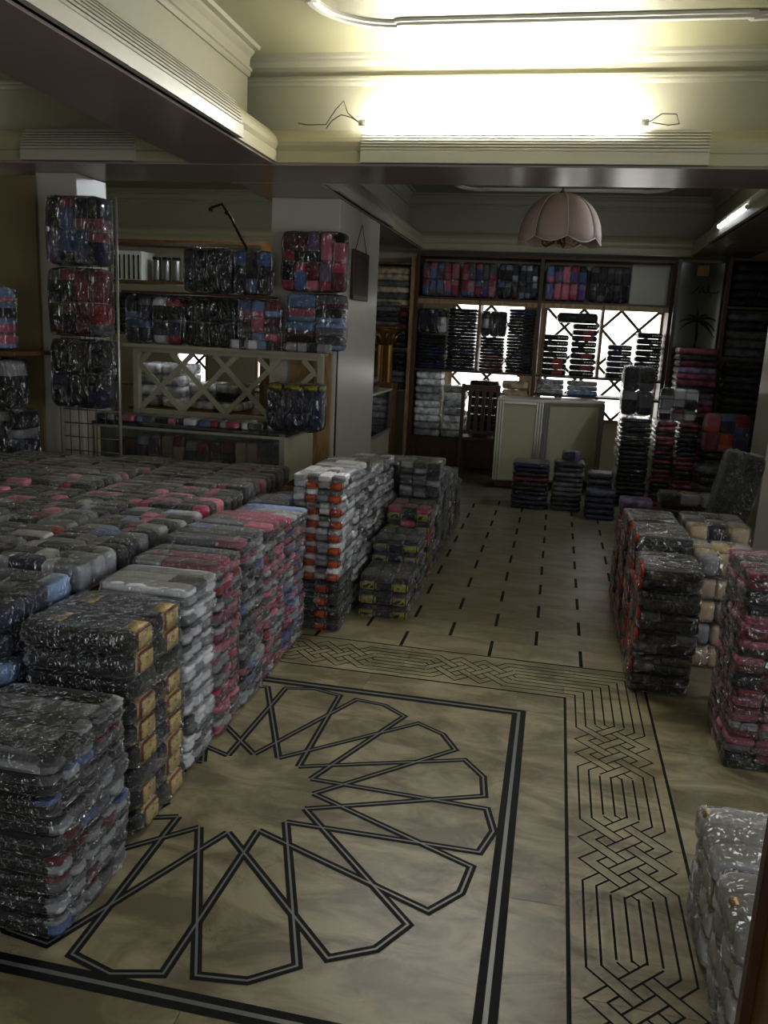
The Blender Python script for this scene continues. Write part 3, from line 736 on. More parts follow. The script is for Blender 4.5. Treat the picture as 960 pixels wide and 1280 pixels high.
# low platform carrying the inner packs
plat = thing('stock_platform', 'low wooden platform under the middle of the big sock pile', 'platform', (-2.55, 3.82, 0))
box('deck', (-.98, .96, -1.22, 1.20, .58, .62), M['wood_mid'], plat)
for sx in (-.93, .87):
    for sy in (-1.17, 1.11): box('leg', (sx, sx + .06, sy, sy + .06, 0, .58), M['wood_mid'], plat)
tops = []
ny = 9
for iy in range(ny):
    for ix in range(5):
        x1 = -1.60 - ix * .385; y0 = 2.60 + iy * .268
        far = iy / ny
        r = random.random()
        if iy <= 1: sty, lb = style(['char', 'grey', 'navy', 'lgrey', 'black', 'white'], ['lgrey', 'blue', 'red', 'grey', 'white']), 'grey and blue'
        elif iy in (2, 3): sty, lb = style(['char', 'black', 'grey', 'char', 'lgrey'], ['grey', 'red', 'sky', 'lgrey', 'pink']), 'mostly charcoal'
        elif iy in (4, 5): sty, lb = style(['char', 'pink', 'black', 'char', 'dpink'], ['pink', 'char', 'hot', 'grey']), 'charcoal and pink'
        else: sty, lb = style(['black', 'char', 'char', 'grey'], ['char', 'dpink', 'black', 'grey', 'char']), 'blackish'
        T = random.choice((.095, .105, .112, .12)) + (.0 if ix < 3 else -.01)
        pack((x1 - .19, y0 + .13, .632), (.380, .264, T), (2, 3, 1), sty, lb + ' sock pack on pile top, %s from aisle, %s row behind cream bands' % (NTH[ix], NTH[iy]), lb + ' packs on top of the big pile', tilt=(random.uniform(-.0, .035), 0), rz=random.uniform(-.01, .01), filmm=M['film_hazy'])
# nearest packs of the far wing, right of the deck
for i, (y0, z1) in enumerate(((4.10, .70), (4.40, .66), (4.70, .62))):
    column(-1.575, -1.345, y0, y0 + .28, 0, z1, 5, (1, 3, 1), style(['char', 'grey', 'pink', 'navy', 'black'], ['blue', 'grey', 'pink', 'char']), ['grey and pink sock pack behind the pink and blue column', 'dark and pink sock pack second behind the pink and blue column', 'dark sock pack behind the white orange-banded stack'][i], ['packs in the first stack behind the pink and blue column', 'packs in the second stack behind the pink and blue column', 'packs in the last stack before the left counter'][i])

# --- white stacks with orange bands (A)
def a_style(k):
    if k < 4: return style(['black', 'char'], ['char', 'black'])
    return style(['lgrey', 'white', 'white'], ['white', 'lgrey', 'grey'])
XA0, XA1 = -1.325, -1.045
oband = lambda i, j, k: i != 1
T = .86 / 12
for k in range(12):
    dark = k < 4
    pack(((XA0 + XA1) / 2 + random.uniform(-.006, .006), 4.325 + random.uniform(-.006, .006), k * T), (XA1 - XA0, .35, T), (4, 2, 2), a_style(k),
         ('black sock pack with orange bands at the foot of the white stack, ' if dark else 'white sock pack with orange paper bands in the stack beside the aisle, ') + ('topmost' if k == 11 else ORD[k]),
         'black orange-banded packs' if dark else 'white orange-banded packs', axis='y', band=(lambda i, j, kk: i in (1, 3) and j == 0 and kk == 0 and not dark or (i in (0, 2) and j == 0 and kk == 0 and dark)), bandmat=M['orange_band'], bandpos=(-.40,), bandw=.22)
for (y0, y1, z1, lb, gr) in ((4.52, 4.88, .86, 'white sock pack in the stack just behind the orange-banded stack', 'white packs second in the aisle row'),
                            (4.90, 5.26, .80, 'white and grey sock pack in the third stack behind the orange bands', 'white packs third in the aisle row'),
                            (5.28, 5.64, .78, 'pale sock pack with red bands near the tan pillar panel', 'pale red-banded packs in the aisle row')):
    column(XA0, XA1, y0, y1, 0, z1, 10, (1, 3, 2), style(['white', 'lgrey', 'white'], ['white', 'lgrey', 'grey']), lb, gr, band=(lambda i, j, k: random.random() < .18), bandmat=M['red_band'], bandpos=(.1,))
# --- stepped black stacks with yellow bands (B)
XB0, XB1 = -1.015, -.725
for i, (y0, y1, z1, n, bodies, toes, bm_, lb, gr) in enumerate((
    (4.44, 4.80, .25, 3, ['black', 'black', 'char'], ['black', 'char'], 'yellow_band', 'black sock pack with yellow bands in the lowest step of the aisle row', 'black yellow-banded packs, lowest step'),
    (4.82, 5.18, .38, 5, ['black', 'navy', 'purple', 'black'], ['black', 'navy'], 'yellow_band', 'black and purple sock pack with yellow bands on the second step', 'yellow-banded packs, second step'),
    (5.20, 5.56, .50, 6, ['black', 'hot', 'char', 'hot'], ['hot', 'char', 'black'], 'yellow_band', 'black and hot pink sock pack with yellow bands on the third step', 'hot pink packs, third step'),
    (5.58, 5.96, .74, 9, ['grey', 'char', 'char'], ['grey', 'char', 'lgrey'], None, 'smoky grey sock pack in the tallest step of the aisle row', 'smoky grey packs, tallest step'),
    (5.98, 6.36, .62, 7, ['char', 'grey', 'navy'], ['char', 'grey'], None, 'dark grey sock pack behind the tallest step', 'dark grey packs behind the tallest step'),
    (6.38, 6.76, .55, 6, ['char', 'black', 'brown'], ['char', 'lgrey', 'beige'], None, 'black and brown sock pack second behind the tallest step', 'black and brown packs in the aisle row'),
    (6.78, 7.16, .40, 4, ['char', 'black', 'navy'], ['char', 'grey'], None, 'dark sock pack at the far end of the aisle row', 'dark packs at the far end of the aisle row'))):
    kw = dict(band=(lambda i, j, k: k == 0 and j == 0 and i != 1), bandmat=M[bm_], bandpos=(-.40,), bandw=.18) if bm_ else {}
    column(XB0, XB1, y0, y1, 0, z1, n, (3, 2, 2), style(bodies, toes), lb, gr, axis='y', filmm=M['film_hazy'] if i in (3, 4) else None, **kw)
for i in range(2):
    column(-1.34, -1.04, 5.68 + i * .38, 6.02 + i * .38, 0, .70 - i * .03, 7, (2, 3, 1), style(['char', 'brown', 'black', 'lgrey'], ['red', 'lgrey', 'black']), ['dark and pale mixed sock pack beside the pillar foot', 'mixed brown sock pack just behind the pillar foot stack'][i], ['mixed packs beside the pillar foot', 'mixed brown packs behind the pillar foot stack'][i])

# --- right side: black stacks with orange ends (R1), pale bags, pink stack (R2), white stack (RF)
for i, (y0, y1, z1, n, lb, gr) in enumerate((
    (3.83, 4.22, .61, 6, 'fat black orange-tagged sock pack beside the pink and red stack', 'black orange-tagged packs, first stack'),
    (4.25, 4.64, .67, 7, 'black sock pack with orange tags in the second right-hand stack', 'black orange-tagged packs, second stack'),
    (4.67, 5.06, .66, 7, 'black sock pack with orange tags in the third right-hand stack', 'black orange-tagged packs, third stack'),
    (5.09, 5.48, .50, 5, 'dark sock pack with red tags at the far end of the right-hand stacks', 'dark red-tagged packs'))):
    column(.455, .745, y0, y1, 0, z1, n, (1, 4, 2), style(['black', 'black', 'char'], ['char', 'black', 'grey']), lb, gr, band=(lambda i, j, k: random.random() < .5), bandmat=M['tag_band'] if i < 3 else M['red_band'], bandpos=(-.475,), bandw=.06, bandy=.8, filmm=M['film_bag'])
for i, (x0, x1, y0, y1, z1, n, lb, gr) in enumerate(((.77, 1.10, 4.25, 4.66, .60, 5, 'pale cream sock pack with brown band beside the black orange-tagged stack', 'pale cream brown-banded packs'),
    (.77, 1.12, 4.70, 5.12, .66, 6, 'silvery grey sock pack behind the pale cream packs', 'silvery grey packs'), (1.14, 1.46, 4.3, 4.75, .55, 5, 'pale sock pack on the wall side of the cream packs', 'pale wall-side packs'))):
    column(x0, x1, y0, y1, 0, z1, n, (3, 2, 1), style(['beige', 'lgrey', 'cream', 'lgrey'] if i != 1 else ['lgrey', 'char', 'grey'], ['beige', 'lgrey']), lb, gr, axis='y', band=(lambda i, j, k: i == 1 and j == 0), bandmat=M['brown_band'], bandw=.3, filmm=M['film_bag'])
column(.765, 1.10, 3.19, 3.62, 0, .80, 12, (3, 4, 2), style(['dpink', 'wine', 'wine', 'black', 'wine', 'char'], ['dpink', 'grey', 'dpink', 'black', 'wine']), 'pink, red and black sock pack in the tall stack by the black stack', 'pink and red packs in the tall right-hand stack', axis='y')
for i, y0 in enumerate((1.72, 2.02)):
    column(.50, .80, y0, y0 + .285, 0, .345, 4, (1, 3, 1), style(['white'], ['white']), ['white sock pack with beige tags in the low stack beside the brown panel', 'white sock pack in the low stack beyond the brown panel stack'][i], ['white beige-tagged packs beside the brown panel', 'white beige-tagged packs one stack further'][i], band=(lambda i, j, k: random.random() < .3), bandmat=M['beige_band'], bandpos=(-.44,), bandw=.07, bandy=.4, filmm=M['film_bag'])
# brown cabinet panel near the camera
cab = thing('wooden_cabinet', 'dark brown wooden cabinet end beside the low white sock stack', 'cabinet', (.672, 1.33, 0))
box('side_panel', (-.215, -.185, -.2, .12, 0, 1.0), M['wood_mid'], cab, .004); box('door', (-.183, .3, .085, .105, .06, .98), M['wood_mid'], cab, .004)
box('plinth', (-.183, .3, -.2, .08, 0, .06), M['wood_dark'], cab); box('top', (-.225, .32, -.21, .135, 1.001, 1.03), M['wood_dark'], cab, .004)
box('side_panel', (.302, .32, -.2, .12, 0, 1.0), M['wood_mid'], cab, .004); box('edge_strip', (-.235, -.216, .095, .12, 0, 1.0), M['wood_dark'], cab)

# ---------------------------------------------------------------- far packs: one mesh each
FLAT = [me_from(superbox(8, 6, 3, 9.0, .05, s + 30, 3.0, .07), True, 'flat_pack') for s in range(4)]
for me in FLAT: me.materials.append(None)
def flat(loc, size, c, label, group, rz=0.0, name='sock_pack'):
    o = bpy.data.objects.new(name, random.choice(FLAT)); C.objects.link(o)
    o.material_slots[0].link = 'OBJECT'; o.material_slots[0].material = bagged(c)
    o.location = loc; o.scale = size; o.rotation_euler = (0, 0, rz + random.choice((0, math.pi))); return tag(o, label, 'sock pack', group)
STOCK = []      # far, thin packs too many to count: gathered into one object at the end
def flats(x0, x1, y0, y1, z0, z1, n, cols, label, group, split=1, one=False):
    pale = all(c in ('white', 'lgrey', 'sky', 'beige', 'brown', 'black') for c in cols) and ('white' in cols or 'lgrey' in cols or 'beige' in cols)
    T = (z1 - z0) / n; w = (x1 - x0) / split
    for k in range(n):
        for s in range(split):
            if not (one or pale):
                STOCK.append(((x0 + (s + .5) * w + random.uniform(-.005, .005), (y0 + y1) / 2 + random.uniform(-.01, .004), z0 + k * T), (w - .01, y1 - y0 - .012, T), random.choice(cols), random.uniform(-.025, .025) + random.choice((0, math.pi)))); continue
            flat((x0 + (s + .5) * w + random.uniform(-.005, .005), (y0 + y1) / 2 + random.uniform(-.01, .004), z0 + k * T), (w - .01, y1 - y0 - .012, T), random.choice(cols), nth(label, k, n) if split == 1 and n < 13 else label, group, random.uniform(-.025, .025), 'sock_bundle' if pale else 'sock_pack')
flats(-.345, .02, 7.95, 8.30, 0, .45, 10, ['black', 'char', 'wine', 'navy', 'black'], 'flat dark sock pack in the stack before the left counter panel', 'dark packs before the left counter panel', one=True)
flats(.04, .345, 8.0, 8.32, 0, .475, 10, ['char', 'grey', 'char', 'grey'], 'flat shiny grey sock pack in the stack at the counter corner', 'shiny grey packs at the counter corner', one=True)
flats(.355, .64, 7.72, 8.02, 0, .27, 5, ['navy', 'navy', 'char'], 'flat navy sock pack in the short stack before the counter', 'navy packs before the counter', one=True)
flats(.37, .62, 8.06, 8.34, 0, .385, 7, ['black', 'char'], 'flat black sock pack behind the short navy stack', 'black packs behind the navy stack', one=True)
flats(.65, .97, 8.42, 9.15, 0, .89, 20, ['black', 'char', 'black', 'black'], 'flat black sock pack in the tall stack right of the counter', 'black packs right of the counter')
flats(.985, 1.40, 8.42, 8.95, 0, .88, 19, ['wine', 'dpink', 'char', 'wine', 'black'], 'flat wine and pink sock pack in the tall stack next to the black one', 'wine and pink packs in the tall stack', split=2)
flats(1.42, 1.86, 8.2, 8.55, 0, .63, 11, ['black', 'char', 'black'], 'flat black sock pack under the bright striped socks', 'black packs under the bright socks')
flats(1.25, 1.66, 7.45, 7.8, 0, .60, 8, ['black', 'char', 'grey', 'black'], 'flat black sock pack in the stack behind the leaning bag', 'black packs behind the leaning bag')
flats(.66, .97, 7.72, 8.02, 0, .21, 3, ['hot', 'dpink', 'lilac'], 'flat bright pink sock pack on the floor beside the navy stack', 'bright pink packs on the floor', one=True)
flats(.93, 1.22, 7.05, 7.4, 0, .28, 4, ['black', 'char', 'grey'], 'flat black sock pack in the low stack before the pink floor packs', 'black packs in the low stack', one=True)
flats(1.24, 1.50, 7.0, 7.38, 0, .30, 4, ['grey', 'black', 'char'], 'flat dark sock pack in the low stack at the right pillar foot', 'dark packs at the right pillar foot')
flats(1.22, 1.66, 9.30, 9.66, 0, 1.59, 24, ['dpink', 'lilac', 'wine', 'dpink', 'char'], 'flat dusky pink sock pack in the tall column below the palm mirror', 'dusky pink packs below the palm mirror')
flats(1.70, 2.18, 9.30, 9.66, 0, 1.47, 20, ['char', 'black', 'black', 'char'], 'flat dark sock pack in the tall column below the right shelf', 'dark packs below the right shelf')
flats(2.2, 2.66, 9.30, 9.66, 0, 1.40, 12, ['char', 'black'], 'flat dark sock pack in the wall-side column below the right shelf', 'dark packs by the right wall')
# navy folded sock on the grey stack
pack((.2, 8.12, .477), (.16, .1, .10), (1, 1, 1), style(['navy'], ['lilac']), 'single folded navy sock bundle on the shiny grey stack', None, rz=.4, tilt=(0, -.0))

# ================================================================ CENTRE COUNTER
ctr = thing('sales_counter', 'cream panelled sales counter with aluminium edging before the back shelves', 'counter', (0, 0, 0))
CP = [(-.60, 9.06), (-.105, 9.12), (.55, 9.50), (.40, 9.80), (-.12, 9.55), (-.60, 9.50)]
def prism(name, pts, z0, z1, mat, parent):
    bm = bmesh.new(); lo = [bm.verts.new((x, y, z0)) for x, y in pts]; hi = [bm.verts.new((x, y, z1)) for x, y in pts]; n = len(pts)
    for i in range(n): bm.faces.new((lo[i], lo[(i + 1) % n], hi[(i + 1) % n], hi[i]))
    bm.faces.new(lo[::-1]); bm.faces.new(hi); return obj(name, me_from(bm), mat, parent)
def inset(pts, d):
    c = Vector((sum(p[0] for p in pts) / len(pts), sum(p[1] for p in pts) / len(pts)))
    return [tuple(c + (Vector(p) - c) * (1 - d)) for p in pts]
prism('plinth', inset(CP, .06), 0, .07, M['wood_dark'], ctr); cbody = prism('body', inset(CP, .015), .07, .945, M['counter'], ctr); prism('worktop', CP, .945, .97, M['white'], ctr)
def front_frame(a, b, parent):
    a = Vector((*a, 0)); b = Vector((*b, 0)); d = (b - a).normalized(); n = Vector((d.y, -d.x, 0)); L = (b - a).length
    def bar(u0, u1, z0, z1, t=.012):
        bm = bmesh.new(); vs = []
        for u in (u0, u1):
            for z in (z0, z1):
                for o_ in (-.005, t): vs.append(bm.verts.new(a + d * u + n * o_ + Vector((0, 0, z))))
        for f in ((0, 1, 3, 2), (4, 6, 7, 5), (0, 4, 5, 1), (2, 3, 7, 6), (0, 2, 6, 4), (1, 5, 7, 3)): bm.faces.new([vs[i] for i in f])
        obj('edge_strip', me_from(bm), M['alu'], parent)
    for u in (0.0, .028, .056, L - .076, L - .048, L - .02): bar(u, u + .016, .08, .94)
    bar(.08, L - .08, .08, .10); bar(.08, L - .08, .915, .94)
for a, b in ((CP[0], CP[1]), (CP[1], CP[2])): front_frame(a, b, cbody)

# ================================================================ BACK SHELVES
sh = thing('shelving_unit', 'dark brown wooden shelving unit across the back windows', 'shelf', (0, 10.2, 0))
for x in (-1.765, -.295, 1.185): box('upright', (x, x + .045, 0, .40, 0, 2.535), M['wood_dark'], sh, .003)
for (x0, x1, z) in ((-1.72, -.295, 2.02), (-.25, 1.185, 2.02), (-1.72, -.295, 1.165), (-.25, 1.185, 1.165), (-1.72, -.295, 2.51), (-.25, 1.185, 2.51), (-.25, 1.185, .94), (-1.72, -.295, .33)):
    box('shelf_board', (x0 + .001, x1 - .001, .0, .40, z, z + .025), M['wood_dark'], sh, .002)
for x in (-.985, .45): box('divider', (x, x + .03, .0, .40, 1.191, 2.019), M['wood_mid'], sh, .002)
for (x0, x1) in ((-1.719, -.986), (-.954, -.296), (-.249, .449), (.481, 1.184)):
    box('rail', (x0, x1, .005, .03, 1.965, 2.019), M['wood_light'], sh)
box('back_panel', (.76, 1.184, .30, .32, 2.046, 2.509), M['pillar'], sh)
box('lower_panel', (-1.719, -.296, .02, .04, 0, .329), M['wood_dark'], sh)
def upright_pack(x0, x1, y0, y1, z0, z1, grid, sty, label, group=None, film_=None, band=None, bandmat=None, tilt=(0, 0), rz=0, **kw):
    return pack(((x0 + x1) / 2, (y0 + y1) / 2, z0), (x1 - x0, y1 - y0, z1 - z0), grid, sty, label, group, axis='z', name='sock_bag', cat='sock bag', tilt=tilt, rz=rz, band=band, bandmat=bandmat, filmm=film_ or M['film_bag'], **kw)
bright = style(['pink', 'hot', 'blue', 'purple', 'char', 'sky', 'pink'], ['pink', 'blue', 'lilac', 'hot', 'grey'])
for x0, x1, st_, lb in ((-1.70, -1.24, style(['pink', 'blue', 'black', 'sky', 'hot', 'char'], ['hot', 'grey', 'pink', 'blue']), 'pink, blue and black upright sock bag at the end of the top shelf'),
                        (-1.22, -.80, style(['purple', 'hot', 'pink', 'grey', 'char'], ['pink', 'hot', 'blue', 'grey']), 'purple, magenta and grey upright sock bag on the top shelf'),
                        (-.78, -.54, style(['navy', 'black', 'char'], ['blue', 'lgrey', 'grey', 'wine']), 'narrow navy upright sock bag with grey patches on the top shelf'),
                        (-.53, -.31, style(['navy', 'black', 'navy'], ['white', 'wine', 'sky', 'lgrey']), 'narrow navy upright sock bag with white and wine patches on the top shelf'),
                        (-.235, .255, style(['pink', 'blue', 'black', 'purple', 'lilac'], ['lilac', 'hot', 'navy', 'pink']), 'pink and blue upright sock bag beside the shelf centre post'),
                        (.275, .74, style(['black', 'navy', 'char'], ['char', 'grey', 'black']), 'black upright sock bag beside the empty grey shelf panel')):
    upright_pack(x0, x1, 10.24, 10.46, 2.047, 2.46, (5 if x1 - x0 > .3 else 3, 1, 2), st_, lb)
dk = ['black', 'char', 'black', 'black', 'navy']
flats(-1.714, -1.352, 10.22, 10.56, 1.192, 1.60, 11, dk, 'flat black sock pack under the upright bags in the first shelf bay', 'black packs in the first shelf bay')
flats(-1.352, -.990, 10.22, 10.56, 1.192, 1.92, 18, dk, 'flat black sock pack in the taller pile of the first shelf bay', 'black packs in the tall pile of the first bay')
flats(-.948, -.64, 10.22, 10.56, 1.192, 1.60, 11, dk + ['wine'], 'flat black or wine sock pack in the short pile of the second bay', 'dark packs in the short pile of the second bay')
flats(-.635, -.302, 10.22, 10.56, 1.192, 1.94, 20, dk, 'flat black sock pack in the tall pile beside the shelf centre post', 'black packs beside the shelf centre post')
upright_pack(-1.716, -1.355, 10.25, 10.52, 1.604, 1.91, (3, 1, 1), style(['navy', 'black', 'white'], ['black', 'char']), 'upright navy sock bag with white card in the first shelf bay', band=(lambda i, j, k: i == 2), bandmat=M['paper'], bandw=.5)
upright_pack(-.950, -.640, 10.25, 10.52, 1.604, 1.91, (3, 1, 1), style(['black', 'char'], ['black', 'char']), 'upright black sock bag with white card in the second bay', band=(lambda i, j, k: i == 0), bandmat=M['paper'], bandw=.5)
def box_pack(x0, x1, z0, z1, c, marks, label, group, k=0, n=9):
    label = nth(label, k, n)
    """black boxed pack with a red or printed front label"""
    t = thing('sock_box', label, 'sock box', ((x0 + x1) / 2, 10.38, z0), group=group); w = x1 - x0 - .008; h = z1 - z0
    o = single(t, 'box_body', FLAT[0], (0, 0, 0), (w, .30, h), bagged(c))
    if marks == 'red': box('red_label', (-.02, .10, -.156, -.146, h * .2, h * .85), M['red_band'], t)
    else:
        for q in range(4): box('printed_mark', (.02 + q * .03, .04 + q * .03, -.156, -.147, h * .4, h * .62), M['paper'], t)
zs = [1.192 + i * .068 for i in range(10)]
for i in range(7): box_pack(-.20, .11, zs[i], zs[i + 1] - .002, 'black', 'red' if i < 3 else 'print', 'black sock box with red label in the third bay' if i < 3 else 'black sock box with small white print in the third bay', 'red-labelled boxes' if i < 3 else 'white-printed boxes', i, 7)
for i in range(9): box_pack(.125, .435, zs[i], zs[i + 1] - .002, 'black', 'red' if i in (1, 3, 6, 7) else 'print', 'black sock box with red label in the taller boxed pile' if i in (1, 3, 6, 7) else 'black sock box with white print in the taller boxed pile', 'red-labelled boxes, taller pile' if i in (1, 3, 6, 7) else 'white-printed boxes, taller pile', i, 9)
flat((.18, 10.38, zs[9] + .002), (.48, .3, .12), 'black', 'crumpled black sock bag on top of the boxed piles', None)
for i in range(6): box_pack(.55, .845, 1.192 + i * .065, 1.192 + i * .065 + .063, 'navy', 'print', 'dark blue printed sock box in the shorter pile against the bright window', 'dark blue boxes, shorter pile', i, 6)
for i in range(8): box_pack(.865, 1.17, 1.192 + i * .068, 1.192 + i * .068 + .066, 'black', 'print', 'blue-black printed sock box in the taller pile against the bright window', 'blue-black boxes, taller pile', i, 8)
flats(-.24, .10, 10.22, 10.5, .966, 1.14, 3, ['lgrey', 'sky', 'lgrey'], 'pale blue-grey sock pack on the lower shelf behind the counter', 'pale packs on the lower shelf')
flats(.12, .50, 10.22, 10.5, .966, 1.14, 3, ['lgrey', 'sky', 'lgrey'], 'pale blue-grey sock pack next along the lower shelf behind the counter', 'pale packs further along the lower shelf')
flats(-1.715, -1.37, 10.22, 10.55, .357, 1.15, 9, ['white', 'lgrey', 'white'], 'fat white sock bundle in the pile by the shelf end post', 'white bundles by the shelf end post')
flats(-1.36, -1.06, 10.22, 10.55, .357, 1.00, 7, ['lgrey', 'white', 'lgrey'], 'fat pale sock bundle in the second pale pile behind the chair', 'pale bundles behind the chair')
flats(-1.04, -.66, 10.22, 10.55, .357, 1.08, 7, ['black', 'char'], 'black sock pack behind the wooden chair', 'black packs behind the chair')
flats(-.65, -.31, 10.22, 10.55, .357, 1.10, 7, ['beige', 'brown', 'beige'], 'tan sock pack beside the shelf centre post', 'tan packs beside the centre post')
# chair behind the counter
ch = thing('wooden_chair', 'dark wooden slat-back chair between counter and shelves', 'chair', (-.83, 9.78, 0))
for sx in (-.22, .18):
    box('leg', (sx, sx + .04, -.22, -.18, 0, 1.07), M['wood_dark'], ch, .004); box('leg', (sx, sx + .04, .17, .21, 0, .42), M['wood_dark'], ch, .004)
box('seat', (-.24, .24, -.175, .23, .421, .455), M['wood_dark'], ch, .006)
box('top_rail', (-.179, .179, -.215, -.185, .99, 1.06), M['wood_dark'], ch, .004); box('rail', (-.179, .179, -.215, -.185, .50, .54), M['wood_dark'], ch, .004)
for k in range(4): box('back_slat', (-.14 + k * .078, -.10 + k * .078, -.21, -.19, .541, .989), M['wood_dark'], ch)

# ================================================================ RIGHT SHELF, PALM MIRROR
rs = thing('wall_shelf', 'dark upright shelving at the right end of the back wall', 'shelf', (0, 9.78, 0))
for x in (1.70, 2.66): box('upright', (x, x + .04, 0, .42, 0, 2.56), M['wood_dark'], rs, .003)
for z in (1.485, 2.02, 2.52): box('shelf_board', (1.741, 2.659, .0, .42, z, z + .025), M['wood_dark'], rs)
flats(1.745, 2.20, 9.79, 10.15, 2.047, 2.49, 5, ['black', 'char', 'char'], 'shiny black sock pack on the upper right shelf', 'shiny black packs on the upper right shelf', one=True)
flats(2.21, 2.65, 9.79, 10.15, 2.047, 2.45, 5, ['black', 'char', 'char'], 'shiny black sock pack by the wall on the upper right shelf', 'shiny black packs by the wall on the upper right shelf')
flats(1.745, 2.20, 9.79, 10.15, 1.512, 1.99, 5, ['grey', 'char', 'grey'], 'smoky grey sock pack on the middle right shelf', 'smoky grey packs on the middle right shelf', one=True)
flats(2.21, 2.65, 9.79, 10.15, 1.512, 1.95, 5, ['char', 'grey'], 'smoky grey sock pack by the wall on the middle right shelf', 'smoky grey packs by the wall')
mir = thing('etched_mirror', 'tall grey mirror panel etched with palm tree and script', 'mirror', (1.465, 9.92, 0))
box('mirror_panel', (-.23, .225, .0, .02, 0, 2.50), M['mirror'], mir); box('frame', (-.268, -.231, -.015, .03, 0, 2.53), M['wood_dark'], mir)
box('amber_patch', (-.06, .06, -.004, -.001, 2.36, 2.47), M['amber'], mir)
tube('palm_trunk', [(0, -.006, 1.55), (.01, -.006, 1.7), (-.005, -.006, 1.88)], [.018, .014, .012], M['etch_dark'], mir, 6)
for a, L in ((10, .2), (35, .24), (60, .22), (95, .19), (125, .22), (150, .22), (172, .18), (-12, .2)):
    pts = []; rad = []
    for i in range(7):
        t = i / 6; an = math.radians(a); sg = 1 if math.cos(an) >= 0 else -1
        pts.append((L * t * math.cos(an), -.006, 1.88 + L * t * math.sin(an) - .22 * t * t * (.6 if abs(a - 90) > 20 else .15))); rad.append(.003 + .012 * math.sin(math.pi * min(1, t + .1)))
    tube('palm_frond', pts, rad, M['etch_dark'], mir, 5)
for pts in ([(-.02, 2.17), (.0, 2.22), (.03, 2.25), (.02, 2.2), (.05, 2.18)], [(.05, 2.18), (.08, 2.19), (.085, 2.25), (.06, 2.27), (.075, 2.21), (.11, 2.18), (.14, 2.19)], [(.14, 2.19), (.17, 2.18), (.18, 2.21)], [(-.1, 2.17), (-.06, 2.2), (-.03, 2.24)], [(.10, 2.145), (.115, 2.145)]):
    tube('script_stroke', [(x, -.005, z) for x, z in pts], .006, M['etch_dark'], mir, 5)
pack((.81, 8.86, .892), (.31, .42, .50), (2, 2, 2), style(['char', 'grey', 'black'], ['grey', 'lgrey', 'char']), 'big cloudy plastic bag of grey socks on the tall black stack', None, axis='z', filmm=M['film_hazy'], name='sock_bag', cat='sock bag')
pack((1.19, 8.60, .882), (.36, .14, .32), (3, 1, 3), style(['lgrey', 'char', 'white', 'black'], ['red', 'lgrey', 'black', 'white']), 'checked red, white and black sock bag on the wine stack', None, axis='z', name='sock_bag', cat='sock bag')
pack((1.61, 8.36, .634), (.42, .13, .37), (3, 1, 2), style(['pink', 'purple', 'blue', 'orange', 'hot', 'navy'], ['hot', 'blue', 'orange', 'pink']), 'bright striped multicolour sock bag standing on black packs', None, axis='z', name='sock_bag', cat='sock bag', rz=.15)
pack((1.18, 7.22, .302), (.52, .22, .11), (3, 1, 1), style(['black', 'char', 'lgrey'], ['black', 'grey']), 'long black sock roll with brown band on the low dark stacks', None, axis='y', band=(lambda i, j, k: i == 1), bandmat=M['brown_band'], bandw=.9, name='sock_roll')
flats(1.10, 1.46, 6.1, 6.5, 0, .31, 4, ['char', 'grey', 'black'], 'flat dark sock pack under the leaning black bag', 'dark packs under the leaning bag')
pack((1.29, 6.32, .338), (.28, .20, .56), (2, 1, 1), style(['black', 'char'], ['black']), 'tall black plastic sock bag leaning at the right pillar', None, axis='z', tilt=(0, .16), name='sock_bag', cat='sock bag')

# ================================================================ LEFT COUNTER AND LATTICE PARTITION
lc = thing('display_counter', 'low cream display counter with glass front below the lattice partition', 'counter', (-2.66, 6.0, 0))
box('plinth', (-.66, .72, -.28, .33, 0, .50), M['wood_dark'], lc)
box('base_board', (-.70, .80, -.35, .35, .501, .53), M['counter'], lc); box('worktop', (-.71, .81, -.36, .36, .84, .862), M['glass'], lc)
for sx in (-.70, .755): box('post', (sx, sx + .045, -.35, -.305, .531, .839), M['counter'], lc, .003); box('post', (sx, sx + .045, .305, .35, .531, .839), M['counter'], lc, .003)
box('side_panel', (.77, .785, -.304, .304, .531, .839), M['counter'], lc); box('side_panel', (-.685, -.67, -.304, .304, .531, .839), M['counter'], lc)
for k in range(3): box('edge_strip', (.757 + k * .016, .765 + k * .016, -.358, -.351, .50, .86), M['alu'], lc)
box('edge_strip', (.801, .812, -.355, .355, .825, .839), M['alu'], lc); box('edge_strip', (-.70, .80, -.362, -.352, .822, .84), M['alu'], lc)
box('glass_front', (-.654, .754, -.345, -.340, .531, .839), M['glass'], lc)
box('back_panel', (-.654, .754, .32, .335, .531, .839), M['counter'], lc)
random.seed(21)
for k in range(7):
    upright_pack(-3.29 + k * .198, -3.29 + k * .198 + .185, 5.78, 5.95, .532, .532 + random.uniform(.17, .27), (2, 1, 1), style([['char', 'brown', 'beige', 'char', 'black', 'beige', 'grey'][k]], ['red', 'beige', 'black', 'lgrey']), 'small %s sock pair standing inside the display counter' % ['charcoal', 'brown', 'beige', 'dark grey', 'black', 'sandy', 'mid grey'][k], 'sock pairs inside the display counter', tilt=(random.uniform(-.05, .05), 0))
cs = [('char', 'lgrey'), ('pink', 'black'), ('grey', 'sky'), ('black', 'pink'), ('white', 'navy'), ('blue', 'red'), ('hot', 'lgrey'), ('char', 'white')]
for k, (a, b) in enumerate(cs):
    pack((-3.30 + k * .165, 5.80, .864), (.155, .22, .055), (1, 2, 1), style([a], [b]), 'small folded %s sock pair in the row along the display counter top' % ['charcoal and pale grey', 'pink and black', 'grey and sky blue', 'black and pink', 'white and navy', 'blue and red', 'magenta and grey', 'charcoal and white'][k], 'folded pairs along the counter top')
